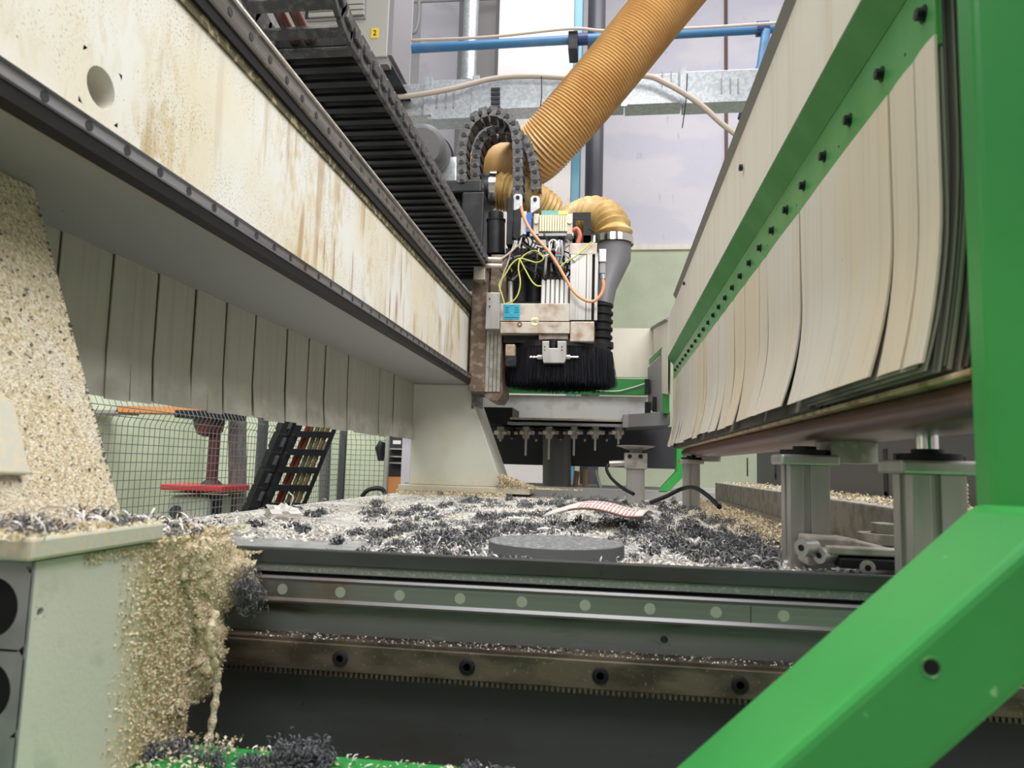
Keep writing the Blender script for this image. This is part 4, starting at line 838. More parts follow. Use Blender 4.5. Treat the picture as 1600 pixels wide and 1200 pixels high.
corrug(spline([P(768, 300, Y=3.1), P(790, 300, Y=3.1), P(815, 306, Y=3.1), P(838, 318, Y=3.15), P(860, 335, Y=3.2)], 8), .080, .006, .022, 32, 4).build('hose_tube', m_hosel, H3, smooth=True)
a, b = P(768, 300, Y=3.1), P(778, 300, Y=3.1); MB().tube([a, b], .09, 32, False).build('hose_clamp', m_chrome, H3, smooth=True)
a, b = P(755, 300, Y=3.1), P(768, 300, Y=3.1); MB().tube([a, b], .08, 32).build('hose_spigot', m_blackm, H3, smooth=True)
DU = thing('brush_duct', 'dark grey tapered duct with black ribbed sleeve behind the spindle', 'duct', tuple(P(945, 540, Y=3.0)))
MB().tube([P(957, 383, Y=3.05), P(957, 405, Y=3.05), P(952, 425, Y=3.03), P(944, 450, Y=3.0), P(940, 478, Y=2.98)], [.078, .076, .06, .05, .046], 32).build('duct_cone', mat('duct_grey', (.12, .12, .13), .45), DU, smooth=True)
pa, pb = P(938, 476, Y=2.95), P(936, 538, Y=2.95); d = (pb-pa)
MB().tube([pa+d*k/30 for k in range(31)], [.047+(.006 if k % 6 in (0, 1, 2) else -.001) for k in range(31)], 32).build('ribbed_sleeve', m_black, DU, smooth=True)
MB().tube([P(936, 536, Y=2.95), P(936, 545, Y=2.95)], .058, 32).build('sleeve_ring', m_blackm, DU, smooth=True)

# cable chain arches
def arch(name, label, pts, Y, w_, px, step):
    t = thing(name, label, 'cable chain', tuple(P(pts[0][0], pts[0][1], Y=Y)), group='arched cable chains above the spindle')
    c = spline([np.array((u, v, 0.)) for u, v in pts], 10); L = [0]
    for a, b in zip(c, c[1:]): L.append(L[-1]+np.linalg.norm(b-a))
    c = np.array(c); n = int(L[-1]/step)
    for k in range(n):
        s = (k+.5)*step; u, v = np.interp(s, L, c[:, 0]), np.interp(s, L, c[:, 1]); u2, v2 = np.interp(s+1, L, c[:, 0]), np.interp(s+1, L, c[:, 1])
        p0 = P(u, v, Y=Y); d = nrm(P(u2, v2, Y=Y)-p0); nn = nrm(np.cross(d, (0, 1, 0))); sc = Y/F
        m = MB()
        for yy in (0, w_): quad_link(m, p0+np.array((0, yy, 0)), d, nn, np.array((0., 1, 0)), step*1.16*sc, px*sc, .006)
        m.obox(p0+np.array((0, w_/2, 0))+nn*px*sc*.42, d, (0, 1, 0), nn, step*.3*sc, w_/2, .003); m.obox(p0+np.array((0, w_/2, 0))-nn*px*sc*.42, d, (0, 1, 0), nn, step*.3*sc, w_/2, .003)
        o = m.build('chain_link', m_chain, t)
        q = p0-d*step*sc*.4; MB().cyl(q-np.array((0, .003, 0)), q-np.array((0, .006, 0)), px*sc*.22, 10).build('pin', m_blackm, o, smooth=True)
    return t
arch('chain_arch', 'outer and taller black cable chain arch above the spindle', [(722, 285), (721, 250), (723, 220), (733, 193), (750, 178), (770, 174), (790, 181), (803, 196), (808, 220), (809, 260), (809, 308)], 2.92, .085, 17, 14.5)
arch('chain_arch', 'inner shorter black cable chain arch above the spindle', [(743, 290), (743, 255), (746, 232), (756, 214), (772, 204), (790, 202), (808, 208), (822, 222), (831, 245), (836, 275), (837, 308)], 2.99, .085, 15, 14.5)
for k, (u, v) in enumerate(((809, 318), (836, 321))):
    t = thing('chain_anchor', ('left' if k == 0 else 'right')+' pale metal anchor plate at a cable chain arch end', 'bracket', tuple(P(u, v+12, Y=2.88)))
    m = MB(); m.prism([P(u+a, v+b, Y=2.88) for a, b in ((-7, -12), (-4, -15), (4, -15), (7, -12), (7, 4), (-5, 12), (-7, 12))], (0, .01, 0)); m.build('plate', m_galv, t, bevel=.001)
    q = P(u, v-9, Y=2.88); MB().cyl(q, q-np.array((0, .004, 0)), .008, 12).build('rivet', m_black, t)
t = MB().fbox(793, 308, 800, 382, 2.86, .06).build('upright_bar', m_blackm, bevel=.002); tag(t, 'slim black upright plate left of the wiring', 'plate')
m = MB(); m.fbox(801, 328, 812, 372, 2.87, .03)
for k in range(8): m.fbox(799.5, 328+k*5.5, 802, 331+k*5.5, 2.865, .03)
t = m.build('toothed_strip', m_blackm); tag(t, 'black toothed cable strip under the left anchor plate', 'strip')

# terminal block
TB = thing('terminal_block', 'beige terminal block row mounted above the spindle', 'terminal block', tuple(P(860, 365, Y=2.78)))
MB().fbox(832, 338, 894, 363, 2.8, .06).build('block_body', mat('terminal_tan', (.30, .25, .16), .6), TB, bevel=.002)
for k in range(11): MB().fbox(843.3+k*4, 336, 846.0+k*4, 361, 2.775, .03).build('terminal', mat('terminal_cream', (.70, .63, .44), .5) if k == 0 else bpy.data.materials['terminal_cream'], TB, bevel=.0008)
for u in (838, 890): MB().fbox(u-4, 334, u+4, 366, 2.782, .03).build('end_clamp', m_alub, TB, bevel=.002); 
for u in (838, 890): q = P(u, 347, Y=2.78); MB().cyl(q, q-np.array((0, .004, 0)), .008, 12).build('clamp_screw', m_alu, TB)
MB().fbox(846, 329, 872, 336, 2.79, .05).build('teal_markers', mat('teal_marker', (.14, .36, .33), .5), TB); MB().fbox(872, 329, 888, 335, 2.79, .05).build('yellow_markers', mat('marker_yellow', (.6, .55, .2), .5), TB)
MB().fbox(823, 332, 830, 362, 2.785, .05).build('blue_terminal', mat('terminal_blue', (.05, .13, .42), .5), TB, bevel=.001)
MB().fbox(818, 330, 822, 366, 2.79, .05).build('side_rail', m_galv, TB)
MB().fbox(828, 364, 896, 368, 2.79, .05).build('mounting_rail', m_galv, TB)
m = MB(); 
for (u0, v0, u1, v1) in ((895, 332, 923, 343), (895, 343, 899, 380), (912, 343, 923, 380), (895, 368, 923, 380)): m.fbox(u0, v0, u1, v1, 2.84, .008)
t = m.build('mounting_plate', m_blackm); tag(t, 'black plate with a cut-out right of the terminal block', 'plate')
CN = thing('plug_connector', 'grey metal plug connector on the right of the heat sink', 'connector', tuple(P(941, 437, Y=2.8)))
MB().fbox(936, 389, 947, 409, 2.8, .04).build('upper_shell', m_galv, CN, bevel=.002); MB().fbox(937, 409, 946, 427, 2.805, .035).build('lower_shell', mat('connector_grey', (.3, .3, .31), .5), CN, bevel=.002)
MB().cyl(P(941.5, 426, Y=2.82), P(941.5, 436, Y=2.82), .013, 10).build('gland', m_galv, CN)
def wire(label, pts, r, m_, Y=2.76, name='wire', cat='wire', dy=0):
    q = [P(u, v, Y=Y+dy*math.sin(i*1.7)) for i, (u, v) in enumerate(pts)]
    t = MB().tube(spline(q, 7), r, 8).build(name, m_, smooth=True); tag(t, label, cat); return t
wire('thick orange cable crossing the wiring to the plug connector', [(814, 322), (818, 338), (828, 358), (842, 376), (858, 394), (872, 415), (884, 436), (896, 455), (910, 467), (926, 471), (938, 462), (943, 448), (942, 436)], .006, m_orange, 2.72, 'orange_cable', 'cable')
for lab, pts in (('yellow-green wire looping from the wiring centre to the side box', [(850, 398), (848, 406), (838, 410), (826, 407), (812, 404), (800, 412), (790, 428), (780, 444), (784, 460), (788, 474)]),
                 ('yellow-green wire running down to the housing top', [(812, 405), (810, 420), (813, 440), (810, 458), (802, 470), (791, 474)]),
                 ('yellow-green wire curling right to the finned box', [(812, 405), (820, 420), (830, 438), (838, 446), (846, 447)]),
                 ('yellow-green wire arching above the wiring knot', [(812, 406), (820, 398), (832, 392), (842, 394), (850, 404)]),
                 ('pale yellow wire from heat sink cap to the wiring', [(924, 378), (914, 388), (900, 400), (886, 408), (876, 416)])):
    wire(lab, pts, .0028, m_yg, 2.75, 'earth_wire')
wire('white thin wire loop under the terminal block', [(858, 392), (859, 378), (866, 375), (872, 382), (868, 392)], .0026, m_wshav, 2.75)
wire('small white wire loop on the wiring left side', [(842, 388), (842, 396), (850, 400), (858, 396), (862, 380)], .0024, m_wshav, 2.76)
wire('cream wire bundle left of the wiring', [(783, 405), (790, 400), (800, 392), (806, 386), (812, 382)], .004, m_cable, 2.76)
wire('cream lead dropping along the slide', [(805, 378), (798, 395), (793, 412), (786, 430), (780, 455)], .003, m_cable, 2.77)
wire('red thick tube right of the terminal block', [(894, 360), (902, 358), (906, 368), (903, 380)], .0085, mat('red_tube', (.52, .12, .07), .4), 2.8, 'red_tube', 'tube')
wire('thin black lead curving beside the heat sink', [(920, 357), (930, 364), (934, 374), (934, 395)], .003, m_black, 2.75)
rw = random.Random(3)
BW = thing('wire_bundle', 'tangle of thin black and grey wires under the terminal block', 'wires', tuple(P(840, 430, Y=2.8)))
for k in range(46):
    u0 = rw.uniform(800, 884); v0 = rw.choice((366, 370, 386, 396)); u3 = rw.choice((851, 862, 874, 882, 810, 835, 800)); v3 = rw.uniform(424, 440)
    pts = [(u0, v0), (u0+rw.uniform(-10, 12), v0+rw.uniform(6, 20)), (u3+rw.uniform(-22, 22), v3-rw.uniform(8, 26)), (u3, v3)]
    q = [P(u, v, Y=rw.uniform(2.77, 2.86)) for u, v in pts]
    MB().tube(spline(q, 6), rw.choice((.0025, .003, .005)), 6).build('wire', rw.choice((m_black, m_black, m_blackm, m_cabd, m_chain)), BW, smooth=True)
for u in (868, 872, 877): MB().tube([P(u, 376, Y=2.77), P(u+2, 396, Y=2.77), P(u-2, 412, Y=2.78)], .005, 8).build('connector_sleeve', m_galv, BW, smooth=True)
for v, mm in ((394, m_red), (398, mat('cyan_mark', (.05, .35, .4), .5))): MB().fbox(869, v, 877, v+2, 2.765, .01).build('marker', mm, BW)

# ------------------------------------------------------------------ tool magazine
TM = thing('tool_magazine', 'dark tool changer carousel with holders hanging under a grey plate', 'tool changer', tuple(P(880, 760, Y=3.4)))
m_mag = mat('magazine_dark', (.035, .035, .042), .6)
MB().fbox(735, 660, 1056, 733, 3.62, .1).build('back_panel', m_mag, TM)
MB().fbox(755, 636, 800, 664, 3.3, .25).build('left_shelf', m_blackm, TM)
MB().fbox(797, 652, 973, 659, 3.25, .3).build('top_plate', m_alub, TM); MB().fbox(793, 659, 976, 667, 3.24, .3).build('plate_edge', mat('plate_grey', (.25, .25, .26), .5), TM)
m = MB(); m.prism([P(u, v, Y=3.2) for u, v in ((973, 648), (1047, 643), (1047, 664), (980, 667))], (0, .35, 0)); m.build('right_shelf', mat('shelf_grey', (.16, .16, .165), .5), TM)
MB().fbox(973, 648, 982, 668, 3.19, .03).build('corner_block', m_cabd, TM, bevel=.002)
MB().cyl(P(870, 668, Y=3.5), P(870, 800, Y=3.5), .067, 24).build('carousel_column', mat('carousel_grey', (.10, .10, .10), .5), TM, smooth=True)
MB().fbox(780, 668, 975, 673, 3.3, .2).build('carousel_rim', m_blackm, TM)
for i, (u, v1) in enumerate(((782, 690), (800, 686), (822, 712), (838, 690), (858, 718), (876, 688), (897, 712), (914, 690), (930, 704), (948, 690), (966, 694))):
    Yt = 3.3+(.08 if i % 2 else 0); q = P(u, 680, Y=Yt); z0 = P(u, 667, Y=Yt)[2]; z1 = P(u, v1, Y=Yt)[2]; zc = P(u, 686, Y=Yt)[2]; zc = max(zc, z1+.004)
    mm = m_alud if i % 2 == 0 else m_blackm
    h = MB().tube([(q[0], Yt, z0), (q[0], Yt, z0-.012), (q[0], Yt, z0-.014), (q[0], Yt, zc)], [.016, .016, .024, .013], 14).build('tool_holder', mm, TM, smooth=True)
    MB().cyl((q[0], Yt, zc), (q[0], Yt, z1), .005, 8).build('cutter', m_alu, h, smooth=True)
    MB().fbox(u-10, 673, u-3, 679, Yt-.03, .02).build('holder_fork', m_alub if i % 3 else m_wshav, TM, bevel=.002); MB().fbox(u+3, 674, u+9, 679, Yt-.03, .02).build('holder_fork', m_alub, TM, bevel=.002)
m = MB(); m.box(-.42, 1.0, 3.75, 3.8, -EYE, -.09); 
t = m.build('base_plinth', mat('plinth_grey', (.50, .50, .50), .7)); tag(t, 'pale grey plinth visible below the tool magazine', 'plinth')
t = MB().tube([P(902, 736, Y=3.5), P(900, 750, Y=3.5), P(897, 775, Y=3.5)], .012, 8).build('tan_hose', mat('brown_hose', (.3, .14, .08), .5), smooth=True); tag(t, 'thin brown hose below the tool magazine, left one', 'hose')
t = MB().cyl(P(915, 733, Y=3.5), P(913, 790, Y=3.5), .013, 8).build('tan_hose', mat('tan_pipe', (.38, .26, .14), .5), smooth=True); tag(t, 'tan upright pipe below the tool magazine', 'pipe')
t = MB().cyl(P(930, 735, Y=3.5), P(945, 790, Y=3.5), .010, 8).build('slant_rod', m_alu, smooth=True); tag(t, 'slanted pale rod below the tool magazine', 'rod')
bpy.data.objects[TM.name]

# ------------------------------------------------------------------ loose things on the table
DS = P(870, 866, Z=TZ)
q = P(869, 846, Z=-.1085); rad = 107*q[1]/F*.97
DSC = thing('round_block', 'grey round disc lying flat at the near table edge', 'disc', (q[0], q[1], TZ))
m = MB(); m.tube([(q[0], q[1], TZ), (q[0], q[1], -.1095), (q[0], q[1], -.1085)], [rad, rad, rad-.001], 72); m.build('disc_body', m_disc, DSC, smooth=True)
for lab, (u0, v0, u1, v1), Z, hh, mm in (('small black slab among shavings left of the disc', (722, 828, 768, 838), TZ, .010, m_blackm), ('thin grey plate fragment leaning at the table middle', (812, 778, 824, 792), TZ, .022, m_cabd),
                                   ('flat dark chip near the right table side', (1058, 812, 1092, 818), TZ, .006, m_dgrey)):
    a, b = P(u0, v1, Z=Z), P(u1, v1, Z=Z); c = P(u0, v0, Z=Z)
    m = MB(); m.prism([a, b, b+np.array((-.005, .05, 0)), a+np.array((.01, .045, 0))], (0, 0, hh)); t = m.build('slab', mm, bevel=.001); tag(t, lab, 'offcut')
t = MB().prism([P(350, 836, Z=TZ+.0), P(390, 836, Z=TZ), P(392, 826, Z=TZ), P(362, 827, Z=TZ)], (0, 0, .008)).build('pale_offcut', m_slab, bevel=.001); tag(t, 'pale green-grey offcut on the bare left table corner', 'offcut')
# printed paper sheet
PR = thing('paper_sheet', 'curled white paper with pink printing lying on the shavings', 'paper', tuple(P(930, 805, Z=TZ+.02)))
pA, pB = P(848, 806, Y=1.62), P(1002, 802, Y=1.50); m = MB(); n = 14; vs = []
for i in range(n+1):
    s = i/n; c = pA+(pB-pA)*s; hgt = .018*math.sin(math.pi*min(1, s*1.15))**1.2-.004*s; wv = .20*math.sin(math.pi*(.12+.8*s))**.6
    for j in range(5): vs.append((c[0]+.03*j/4, c[1]-.03+wv*j/4, c[2]+hgt+.010*math.sin(math.pi*j/4)))
fs = [(i*5+j, i*5+j+1, i*5+j+6, i*5+j+5) for i in range(n) for j in range(4)]
m.add(vs, fs); o = m.build('sheet', m_paper, PR, smooth=True); sd = o.modifiers.new('s', 'SOLIDIFY'); sd.thickness = .0008
mm_ = MB()
for i in range(5, 13):
    for j in range(0, 4):
        a, b, c, d = [np.array(vs[k]) for k in (i*5+j, i*5+j+1, i*5+j+6, i*5+j+5)]; up = np.array((0, 0, .0016))
        for tt in (.25, .7): mm_.add([a+(d-a)*tt+up, a+(d-a)*(tt+.16)+up, b+(c-b)*(tt+.16)+up-(b-a)*.15, b+(c-b)*tt+up-(b-a)*.15], [(0, 1, 2, 3)])
mm_.build('pink_lines', m_pink, PR)
MB().tube([np.array(vs[i*5])-np.array((0, .0008, .0015)) for i in range(4, n+1)], .0022, 5).build('torn_brown_edge', mat('torn_edge', (.22, .09, .07), .8), PR)

# shavings ---------------------------------------------------------------
def tp(u, v, z=TZ): return P(u, v, Z=z)
def scatter_clump(cx, cy, rx, ry, h, n):
    a = RNG.uniform(0, 2*math.pi, n); r = np.sqrt(RNG.uniform(0, 1, n)); hh = h*(1-r**1.6)
    return np.stack([cx+rx*r*np.cos(a), cy+ry*r*np.sin(a), TZ+.002+hh*RNG.uniform(.2, 1, n)], 1)
def ok(p): return p[0] < .33 and p[0] > TXL+.02 and .95 < p[1] < 2.98 and (p[0]-q[0])**2+(p[1]-q[1])**2 > (rad+.012)**2
CC = []
hand = [(690,852,52,18,70),(655,830,40,12,50),(700,838,45,14,60),(740,850,30,12,40),(600,842,18,8,18),(555,836,14,6,10),(535,848,10,5,8),(620,806,20,8,22),(570,806,26,8,26),(650,798,24,7,24),(590,790,16,6,14),
        (780,812,36,10,45),(800,830,44,10,50),(830,806,30,8,30),(860,792,50,8,60),(900,784,55,7,60),(940,800,36,8,40),(900,826,50,9,50),(960,822,55,10,70),(1010,812,50,9,60),(1000,836,42,10,55),(1050,826,50,10,65),
        (1060,850,34,12,50),(1020,862,22,10,26),(1100,840,50,12,70),(1110,862,40,12,50),(1155,850,50,16,90),(1180,868,34,12,50),(1190,838,36,10,45),(1230,876,30,10,30),(1140,876,26,7,26),(1085,872,16,8,14),(1200,886,22,7,20),
        (1130,816,40,8,45),(1080,800,44,6,45),(1020,792,46,6,45),(960,786,40,6,36),(760,784,40,6,34),(700,790,24,6,20),(680,812,26,7,26),(480,830,22,7,18),(440,824,26,6,22),(400,822,20,5,14),(340,822,26,5,22),(300,820,18,4,14),
        (500,806,26,5,22),(470,796,14,4,12),(1005,770,30,4,20),(890,772,40,4,26),(1040,784,36,5,30),(1095,784,30,6,30),(720,776,30,4,20),(1170,800,20,8,20)]
for (u, v, du, dv, n) in hand:
    c = tp(u, v); rx = du*c[1]/F*.9; ry = max(.018, dv*c[1]**2/(F*.12)*.55); h = min(.024, rx*.38)
    for _ in range(max(2, n//6)):
        a_ = random.uniform(0, 6.28); r_ = random.random()**.6*1.15; sx = random.uniform(.12, .42)
        CC.append(scatter_clump(c[0]+rx*r_*math.cos(a_), c[1]+ry*r_*math.sin(a_), max(.006, rx*sx), max(.008, ry*sx), h*random.uniform(.35, 1.1), random.randint(8, 46)))
for k in range(260):
    u = random.uniform(560, 1240); v = random.uniform(772, 884); c = tp(u, v)
    CC.append(scatter_clump(c[0], c[1], .012*c[1], .02*c[1], .007, random.randint(3, 20)))
A = np.concatenate(CC); A = np.array([p for p in A if ok(p)])
V, Fq = curls(A, .0105, (.9, 2.4), .16, 9, .42)
o = big_mesh('black_shavings', V, Fq, m_bshav); tag(o, 'black curly plastic shavings strewn over the table', 'shavings', kind='stuff')
# white curls and strings
A = []
for k in range(2300):
    u = random.uniform(280, 1260); v = 768+(random.random()**1.0)*118; p = tp(u, v); p = np.array((p[0], p[1], TZ+random.uniform(.001, .008)))
    if u < 640 and v > 838: continue
    if ok(p): A.append(p)
V, Fq = curls(A, .011, (.3, 1.4), .13, 9, .45)
o = big_mesh('white_shavings', V, Fq, m_wshav); tag(o, 'white curly shavings mixed among the black ones', 'shavings', kind='stuff')
# white & wood chips
A = []
def nz(x, y): return math.sin(x*17+math.sin(y*9)*2)+math.sin(y*13+x*5)+.8*math.sin(x*41+y*23)
while len(A) < 26000:
    y = .96+(2.98-.96)*random.random()**1.15; x = random.uniform(TXL+.02, .33); p = (x, y, TZ+.0006+random.random()*.002)
    w_ = .55+.3*nz(x, y)
    if x < -.35 and y < 1.12: w_ *= .15
    if y < 1.0: w_ *= .3
    if random.random() < w_ and ok(p): A.append(p)
V, Fq = flakes(A, .0034, .45); o = big_mesh('white_chips', V, Fq, m_wflake); tag(o, 'fine white chips covering the table top', 'shavings', kind='stuff')
A = []
for k in range(7000):
    s = random.random(); y = 1.05+1.7*s; w_ = random.gauss(0, .045); A.append((.345-abs(w_)*1.1, y, TZ+.001+max(0, .028*(1-abs(w_)/.07))*random.random()))
A = [a for a in A if not (abs(a[0]-.29) < .04 and abs(a[1]-1.07) < .045)]
V1, F1 = curls(A[:2200], .010, (.3, 1.2), .14, 7, .5); o = big_mesh('wood_curls', V1, F1, m_sflake); tag(o, 'pale wood curls heaped along the right casting', 'shavings', kind='stuff')
V, Fq = flakes(A[2200:], .004, .6); o = big_mesh('wood_chips', V, Fq, m_sflake); tag(o, 'wood chips heaped along the right casting', 'shavings', kind='stuff')
# dust on casting top and brown bar
A = [(random.uniform(.375, .49), 1.02+1.5*random.random()**1.3, -.0415+abs(random.gauss(0, .003))) for k in range(2600)]
V, Fq = flakes(A, .0024, .6); o = big_mesh('casting_dust', V, Fq, m_sflake); tag(o, 'sawdust lying on top of the grey side casting', 'sawdust', kind='stuff')
# sawdust skirts at the far column foot
A = []
for k in range(5200):
    s = random.random(); t_ = random.random(); x = -.81+.42*s; y = 2.875-.05*abs(random.gauss(0, .8)); A.append((x, y, TZ+.001+abs(random.gauss(0, .006))))
for k in range(5000): # heap to the right of the foot
    r = abs(random.gauss(0, .11)); A.append((-.43+r, 2.93+random.uniform(-.06, .05), zbm+max(0, .055-r*.34)*random.random()))
V, Fq = flakes(A, .0034, .8); o = big_mesh('sawdust_heap', V, Fq, m_sflake); tag(o, 'sawdust heap drifted around the far column foot', 'sawdust', kind='stuff')
# long white strings
for k, (pts, lb) in enumerate((([(795,812),(800,824),(812,830),(820,836),(828,834)], 'white stringy curl left of the paper'), ([(838,832),(850,826),(866,828),(874,834),(850,838)], 'white looped string just behind the disc'),
        ([(1055,850),(1070,846),(1085,848),(1094,840)], 'white curved strip right of the disc'), ([(1225,884),(1238,878),(1252,872)], 'twisted white strip beside the clamp pins'),
        ([(876,866),(884,863),(890,868)], 'tiny white thread on the edge before the disc'), ([(452,796),(456,784),(458,776),(452,770)], 'thin white thread standing up at the table left'),
        ([(600,852),(606,846),(612,842)], 'short white strip near the front left shavings'), ([(1040,826),(1060,822),(1078,826)], 'white shaving strip at table right middle'))):
    c = tp(*pts[0]); qs = [P(u, v, Y=c[1]-.01) for u, v in pts]; t = MB().tube(spline([np.array((a[0], a[1], max(a[2], TZ+.005))) for a in qs], 6), .0032 if k < 4 else .0016, 6).build('white_string', m_wshav, smooth=True); tag(t, lb, 'shaving')
# crumpled white lump
t = MB(); c = tp(437, 812); bm = bmesh.new(); bmesh.ops.create_icosphere(bm, subdivisions=3, radius=1)
for v in bm.verts: k = 1+.25*math.sin(v.co.x*7+v.co.y*5)+.15*math.sin(v.co.z*11+v.co.x*9); v.co = Vector((c[0]+v.co.x*.034*k, c[1]+v.co.y*.03*k, TZ+.014+v.co.z*.017*k))
t.add([v.co for v in bm.verts], [[v.index for v in f.verts] for f in bm.faces]); bm.free(); t = t.build('crumpled_scrap', m_wshav, smooth=True); tag(t, 'crumpled white scrap near the left table edge', 'scrap')

# ------------------------------------------------------------------ sawdust crust on the foot block and debris near the camera
outl = [(300, 846), (352, 838), (366, 850), (385, 868), (400, 890), (402, 918), (390, 938), (362, 944), (350, 962), (354, 1000), (346, 1040), (344, 1066), (330, 1082), (296, 1100), (288, 1112), (292, 1150), (276, 1150), (270, 1112), (296, 1070), (312, 1010), (308, 950), (290, 905), (284, 870)]
def inside(u, v):
    c = False; j = len(outl)-1
    for i in range(len(outl)):
        a, b = outl[i], outl[j]
        if (a[1] > v) != (b[1] > v) and u < (b[0]-a[0])*(v-a[1])/(b[1]-a[1])+a[0]: c = not c
        j = i
    return c
CX = -.446
grid = {}; vs = []; fs = []
def nz2(a, b): return (math.sin(a*.11+math.sin(b*.07)*2)+math.sin(b*.13+a*.05)+.6*math.sin(a*.31+b*.23)+.4*math.sin(a*.57-b*.49))
stp = 4
for iu in range(236, 410, stp):
    for iv in range(830, 1160, stp):
        if inside(iu+stp/2, iv+stp/2):
            idx = []
            for du, dv in ((0, 0), (stp, 0), (stp, stp), (0, stp)):
                key = (iu+du, iv+dv)
                if key not in grid:
                    ed_ = min(1, min(math.hypot(key[0]-a, key[1]-b) for a, b in outl)/30); p = P(*key, X=CX); jit = random.uniform(-.0012, .0012)
                    grid[key] = len(vs); vs.append((p[0]-.0035+.0012*nz2(*key)+.0012*random.random()+.008*max(0, min(1, (key[0]-270)/60))*ed_, p[1]+jit*2, p[2]+jit*2))
                idx.append(grid[key])
            fs.append(tuple(idx))
m = MB(); m.add(vs, fs); CRo = m.build('sawdust_crust', m_dustpatch, smooth='full'); sd = CRo.modifiers.new('s', 'SOLIDIFY'); sd.thickness = .012; sd.offset = -1
tag(CRo, 'ragged sawdust crust hanging off the foot block side', 'sawdust', kind='stuff')
arr = np.array(vs); pick = arr[RNG.integers(0, len(arr), 9000)]+RNG.normal(0, .0014, (9000, 3)); pick[:, 0] += .001
V, Fq = flakes(pick, .0011, 1); o = big_mesh('crust_fibres', V, Fq, m_sflake); tag(o, 'loose wood fibres on the sawdust crust', 'sawdust', kind='stuff')
pth = [P(u, v, X=-.43) for u, v in ((338, 955), (328, 990), (332, 1025), (340, 1060), (336, 1100), (328, 1150), (322, 1175))]
t = MB().tube(spline(pth, 6), [.004+.0012*math.sin(k*1.9) for k in range(37)], 8).build('dusty_cord', m_dustpatch, smooth=True); tag(t, 'sawdust covered cord hanging below the crust', 'cord')
A = []
while len(A) < 15000:
    y = random.uniform(.60, by1-.002); z = random.uniform(bz0, bz1); w_ = min(1, max(0, (y-.645)/.07))
    if z > -.0985: w_ = max(w_, .8)
    if y > ymid and z < zlo: continue
    if random.random() < w_**1.5: A.append((bx+.0006+random.random()*.002*w_, y, z))
V, Fq = flakes(A, .0015, 1); o = big_mesh('block_sawdust', V, Fq, m_sflake); tag(o, 'thin layer of sawdust fibres on the foot block side', 'sawdust', kind='stuff')
# dark fluff beside crust
A = [P(388+random.gauss(0, 9), 925+random.gauss(0, 16), X=-.43)+RNG.normal(0, .003, 3) for k in range(500)]
V, Fq = curls(A, .008, (.4, 1.5), .08, 9, .5); o = big_mesh('dark_fluff', V, Fq, m_bshav); tag(o, 'dark stringy fluff clinging to the crust edge', 'shavings', kind='stuff')
A = [P(300+random.gauss(0, 60), 900+random.gauss(0, 30), X=-.44)+RNG.normal(0, .002, 3) for k in range(10)]
# debris on slab & foot block top
A = []
for k in range(1500):
    x = random.uniform(-.545, -.452); y = random.uniform(.51, .86); w_ = .45+.5*math.sin(y*60+x*30); z = -.068 if y < .707 else -.0885
    if random.random() < w_: A.append((x, y, z+abs(random.gauss(0, .005 if x < -.5 else .002))))
V, Fq = curls(A, .0065, (.8, 2.2), .25, 8, .4); o = big_mesh('slab_black_shavings', V, Fq, m_bshav); tag(o, 'black shavings on the near foot plate at left', 'shavings', kind='stuff')
A = [(random.uniform(-.575, -.448), random.uniform(.51, .90), 0) for k in range(420)]; A = [(x, y, (-.068 if y < .707 else -.0885)+.002+random.random()*.006) for x, y, _ in A]
V, Fq = curls(A, .011, (.2, .7), .14, 8, .6); o = big_mesh('slab_white_shavings', V, Fq, m_wshav); tag(o, 'white ribbon shavings on the near foot plate at left', 'shavings', kind='stuff')
A = [(random.uniform(-.58, -.446), random.uniform(.51, .95), 0) for k in range(9000)]; A = [(x, y, (-.068 if y < .707 else (-.0885 if y < .885 else TZ+.004))+random.random()*.002) for x, y, _ in A]
V, Fq = flakes(A, .002, .8); o = big_mesh('slab_sawdust', V, Fq, m_sflake); tag(o, 'sawdust film on the near foot plate', 'sawdust', kind='stuff')
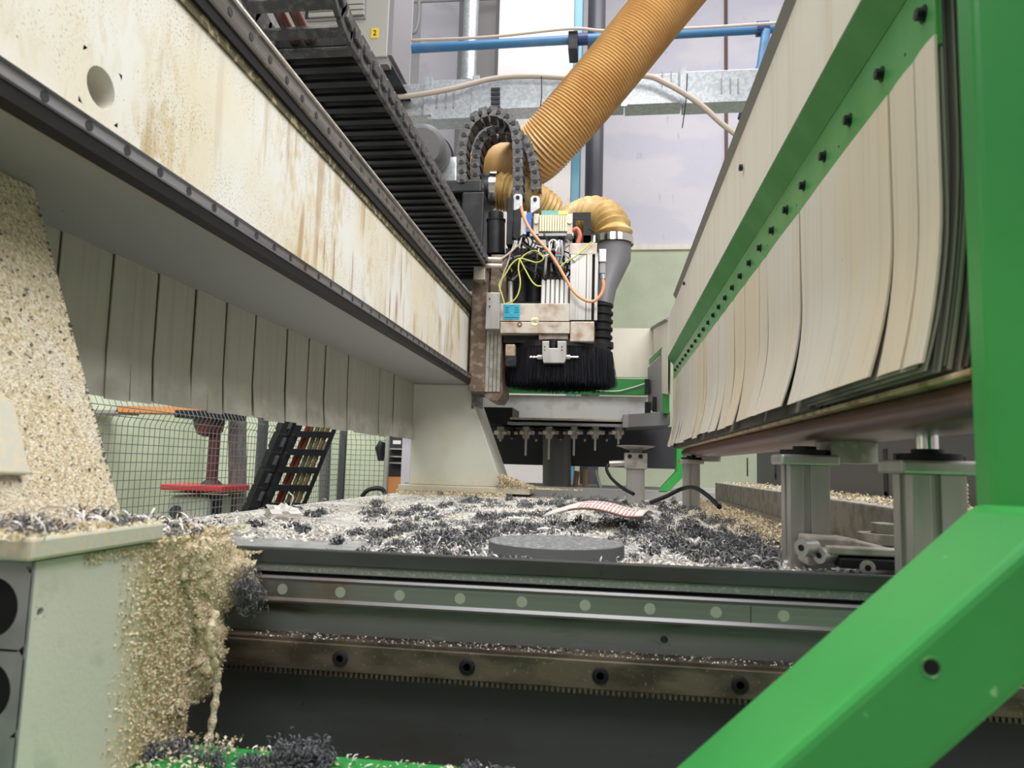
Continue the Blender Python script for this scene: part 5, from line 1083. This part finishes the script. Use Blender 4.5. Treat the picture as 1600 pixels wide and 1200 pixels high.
# fluff near camera on green base
A = []
for (u, v, r, n) in ((485, 1185, 26, 900), (470, 1192, 40, 900), (515, 1175, 14, 400), (745, 1190, 14, 300), (400, 1192, 18, 160), (285, 1172, 20, 260), (236, 1176, 20, 300), (340, 1186, 24, 120), (790, 1196, 12, 150)):
    c = P(u, v, Z=-.30) if v > 1160 else P(u, v, Y=.72)
    for k in range(int(n*.6)):
        rr_ = r*c[1]/F; a = RNG.normal(0, .55, 3)*rr_; A.append((c[0]+a[0], min(c[1]-.01, .74)+a[1]*.6, max(-.299, -.300+abs(a[2])*.75)))
V, Fq = curls(A, .006, (.8, 2.0), .2, 8, .45); o = big_mesh('fluffy_shavings', V, Fq, mat('grey_shavings', (.11, .11, .13), .6)); tag(o, 'dark grey fluffy shavings heaped on the green base frame', 'shavings', kind='stuff')
A = []
for k in range(5200):
    x = random.uniform(-.45, .1); y = random.uniform(.62, .763); w_ = .9 if x < -.37 else .22
    if random.random() < w_: A.append((x, y, -.301+random.random()*.003+(max(0, .018*(1-abs(y-.74)/.05))*random.random() if x < -.36 else 0)))
V, Fq = flakes(A, .0024, .7); o = big_mesh('base_chips', V, Fq, m_sflake); tag(o, 'pale chips scattered over the green base frame', 'sawdust', kind='stuff')
A = [(random.uniform(-.45, .1), random.uniform(.62, .76), -.3) for k in range(350)]
V, Fq = curls(A, .007, (.2, 1), .2, 7, .4); o = big_mesh('base_white_curls', V, Fq, m_wshav); tag(o, 'white curls scattered over the green base frame', 'shavings', kind='stuff')
# crumbs on rack ledge
A = [(random.uniform(-.45, .5), random.uniform(.921, .95), -.2262+random.random()*.0006) for k in range(1100)]
V, Fq = flakes(A, .0013, .5); o = big_mesh('rack_crumbs', V, Fq, m_wflake); tag(o, 'pale crumbs lying along the gear rack top', 'sawdust', kind='stuff')
# specks of dark chips stuck on the sloping dusty column
A = []
for k in range(420):
    z = random.uniform(-.03, .30); y = random.uniform(.44, .87); A.append((fx(z)+.0015, min(y, .775), z))
V, Fq = flakes(A, .0022, 1); o = big_mesh('stuck_chips', V, Fq, m_bshav); tag(o, 'dark chips stuck to the sloping sawdusty column', 'shavings', kind='stuff')

# ------------------------------------------------------------------ raise everything to the floor datum
for o in bpy.data.objects:
    if o.parent is None and o.type in ('MESH', 'EMPTY'): o.location.z += EYE
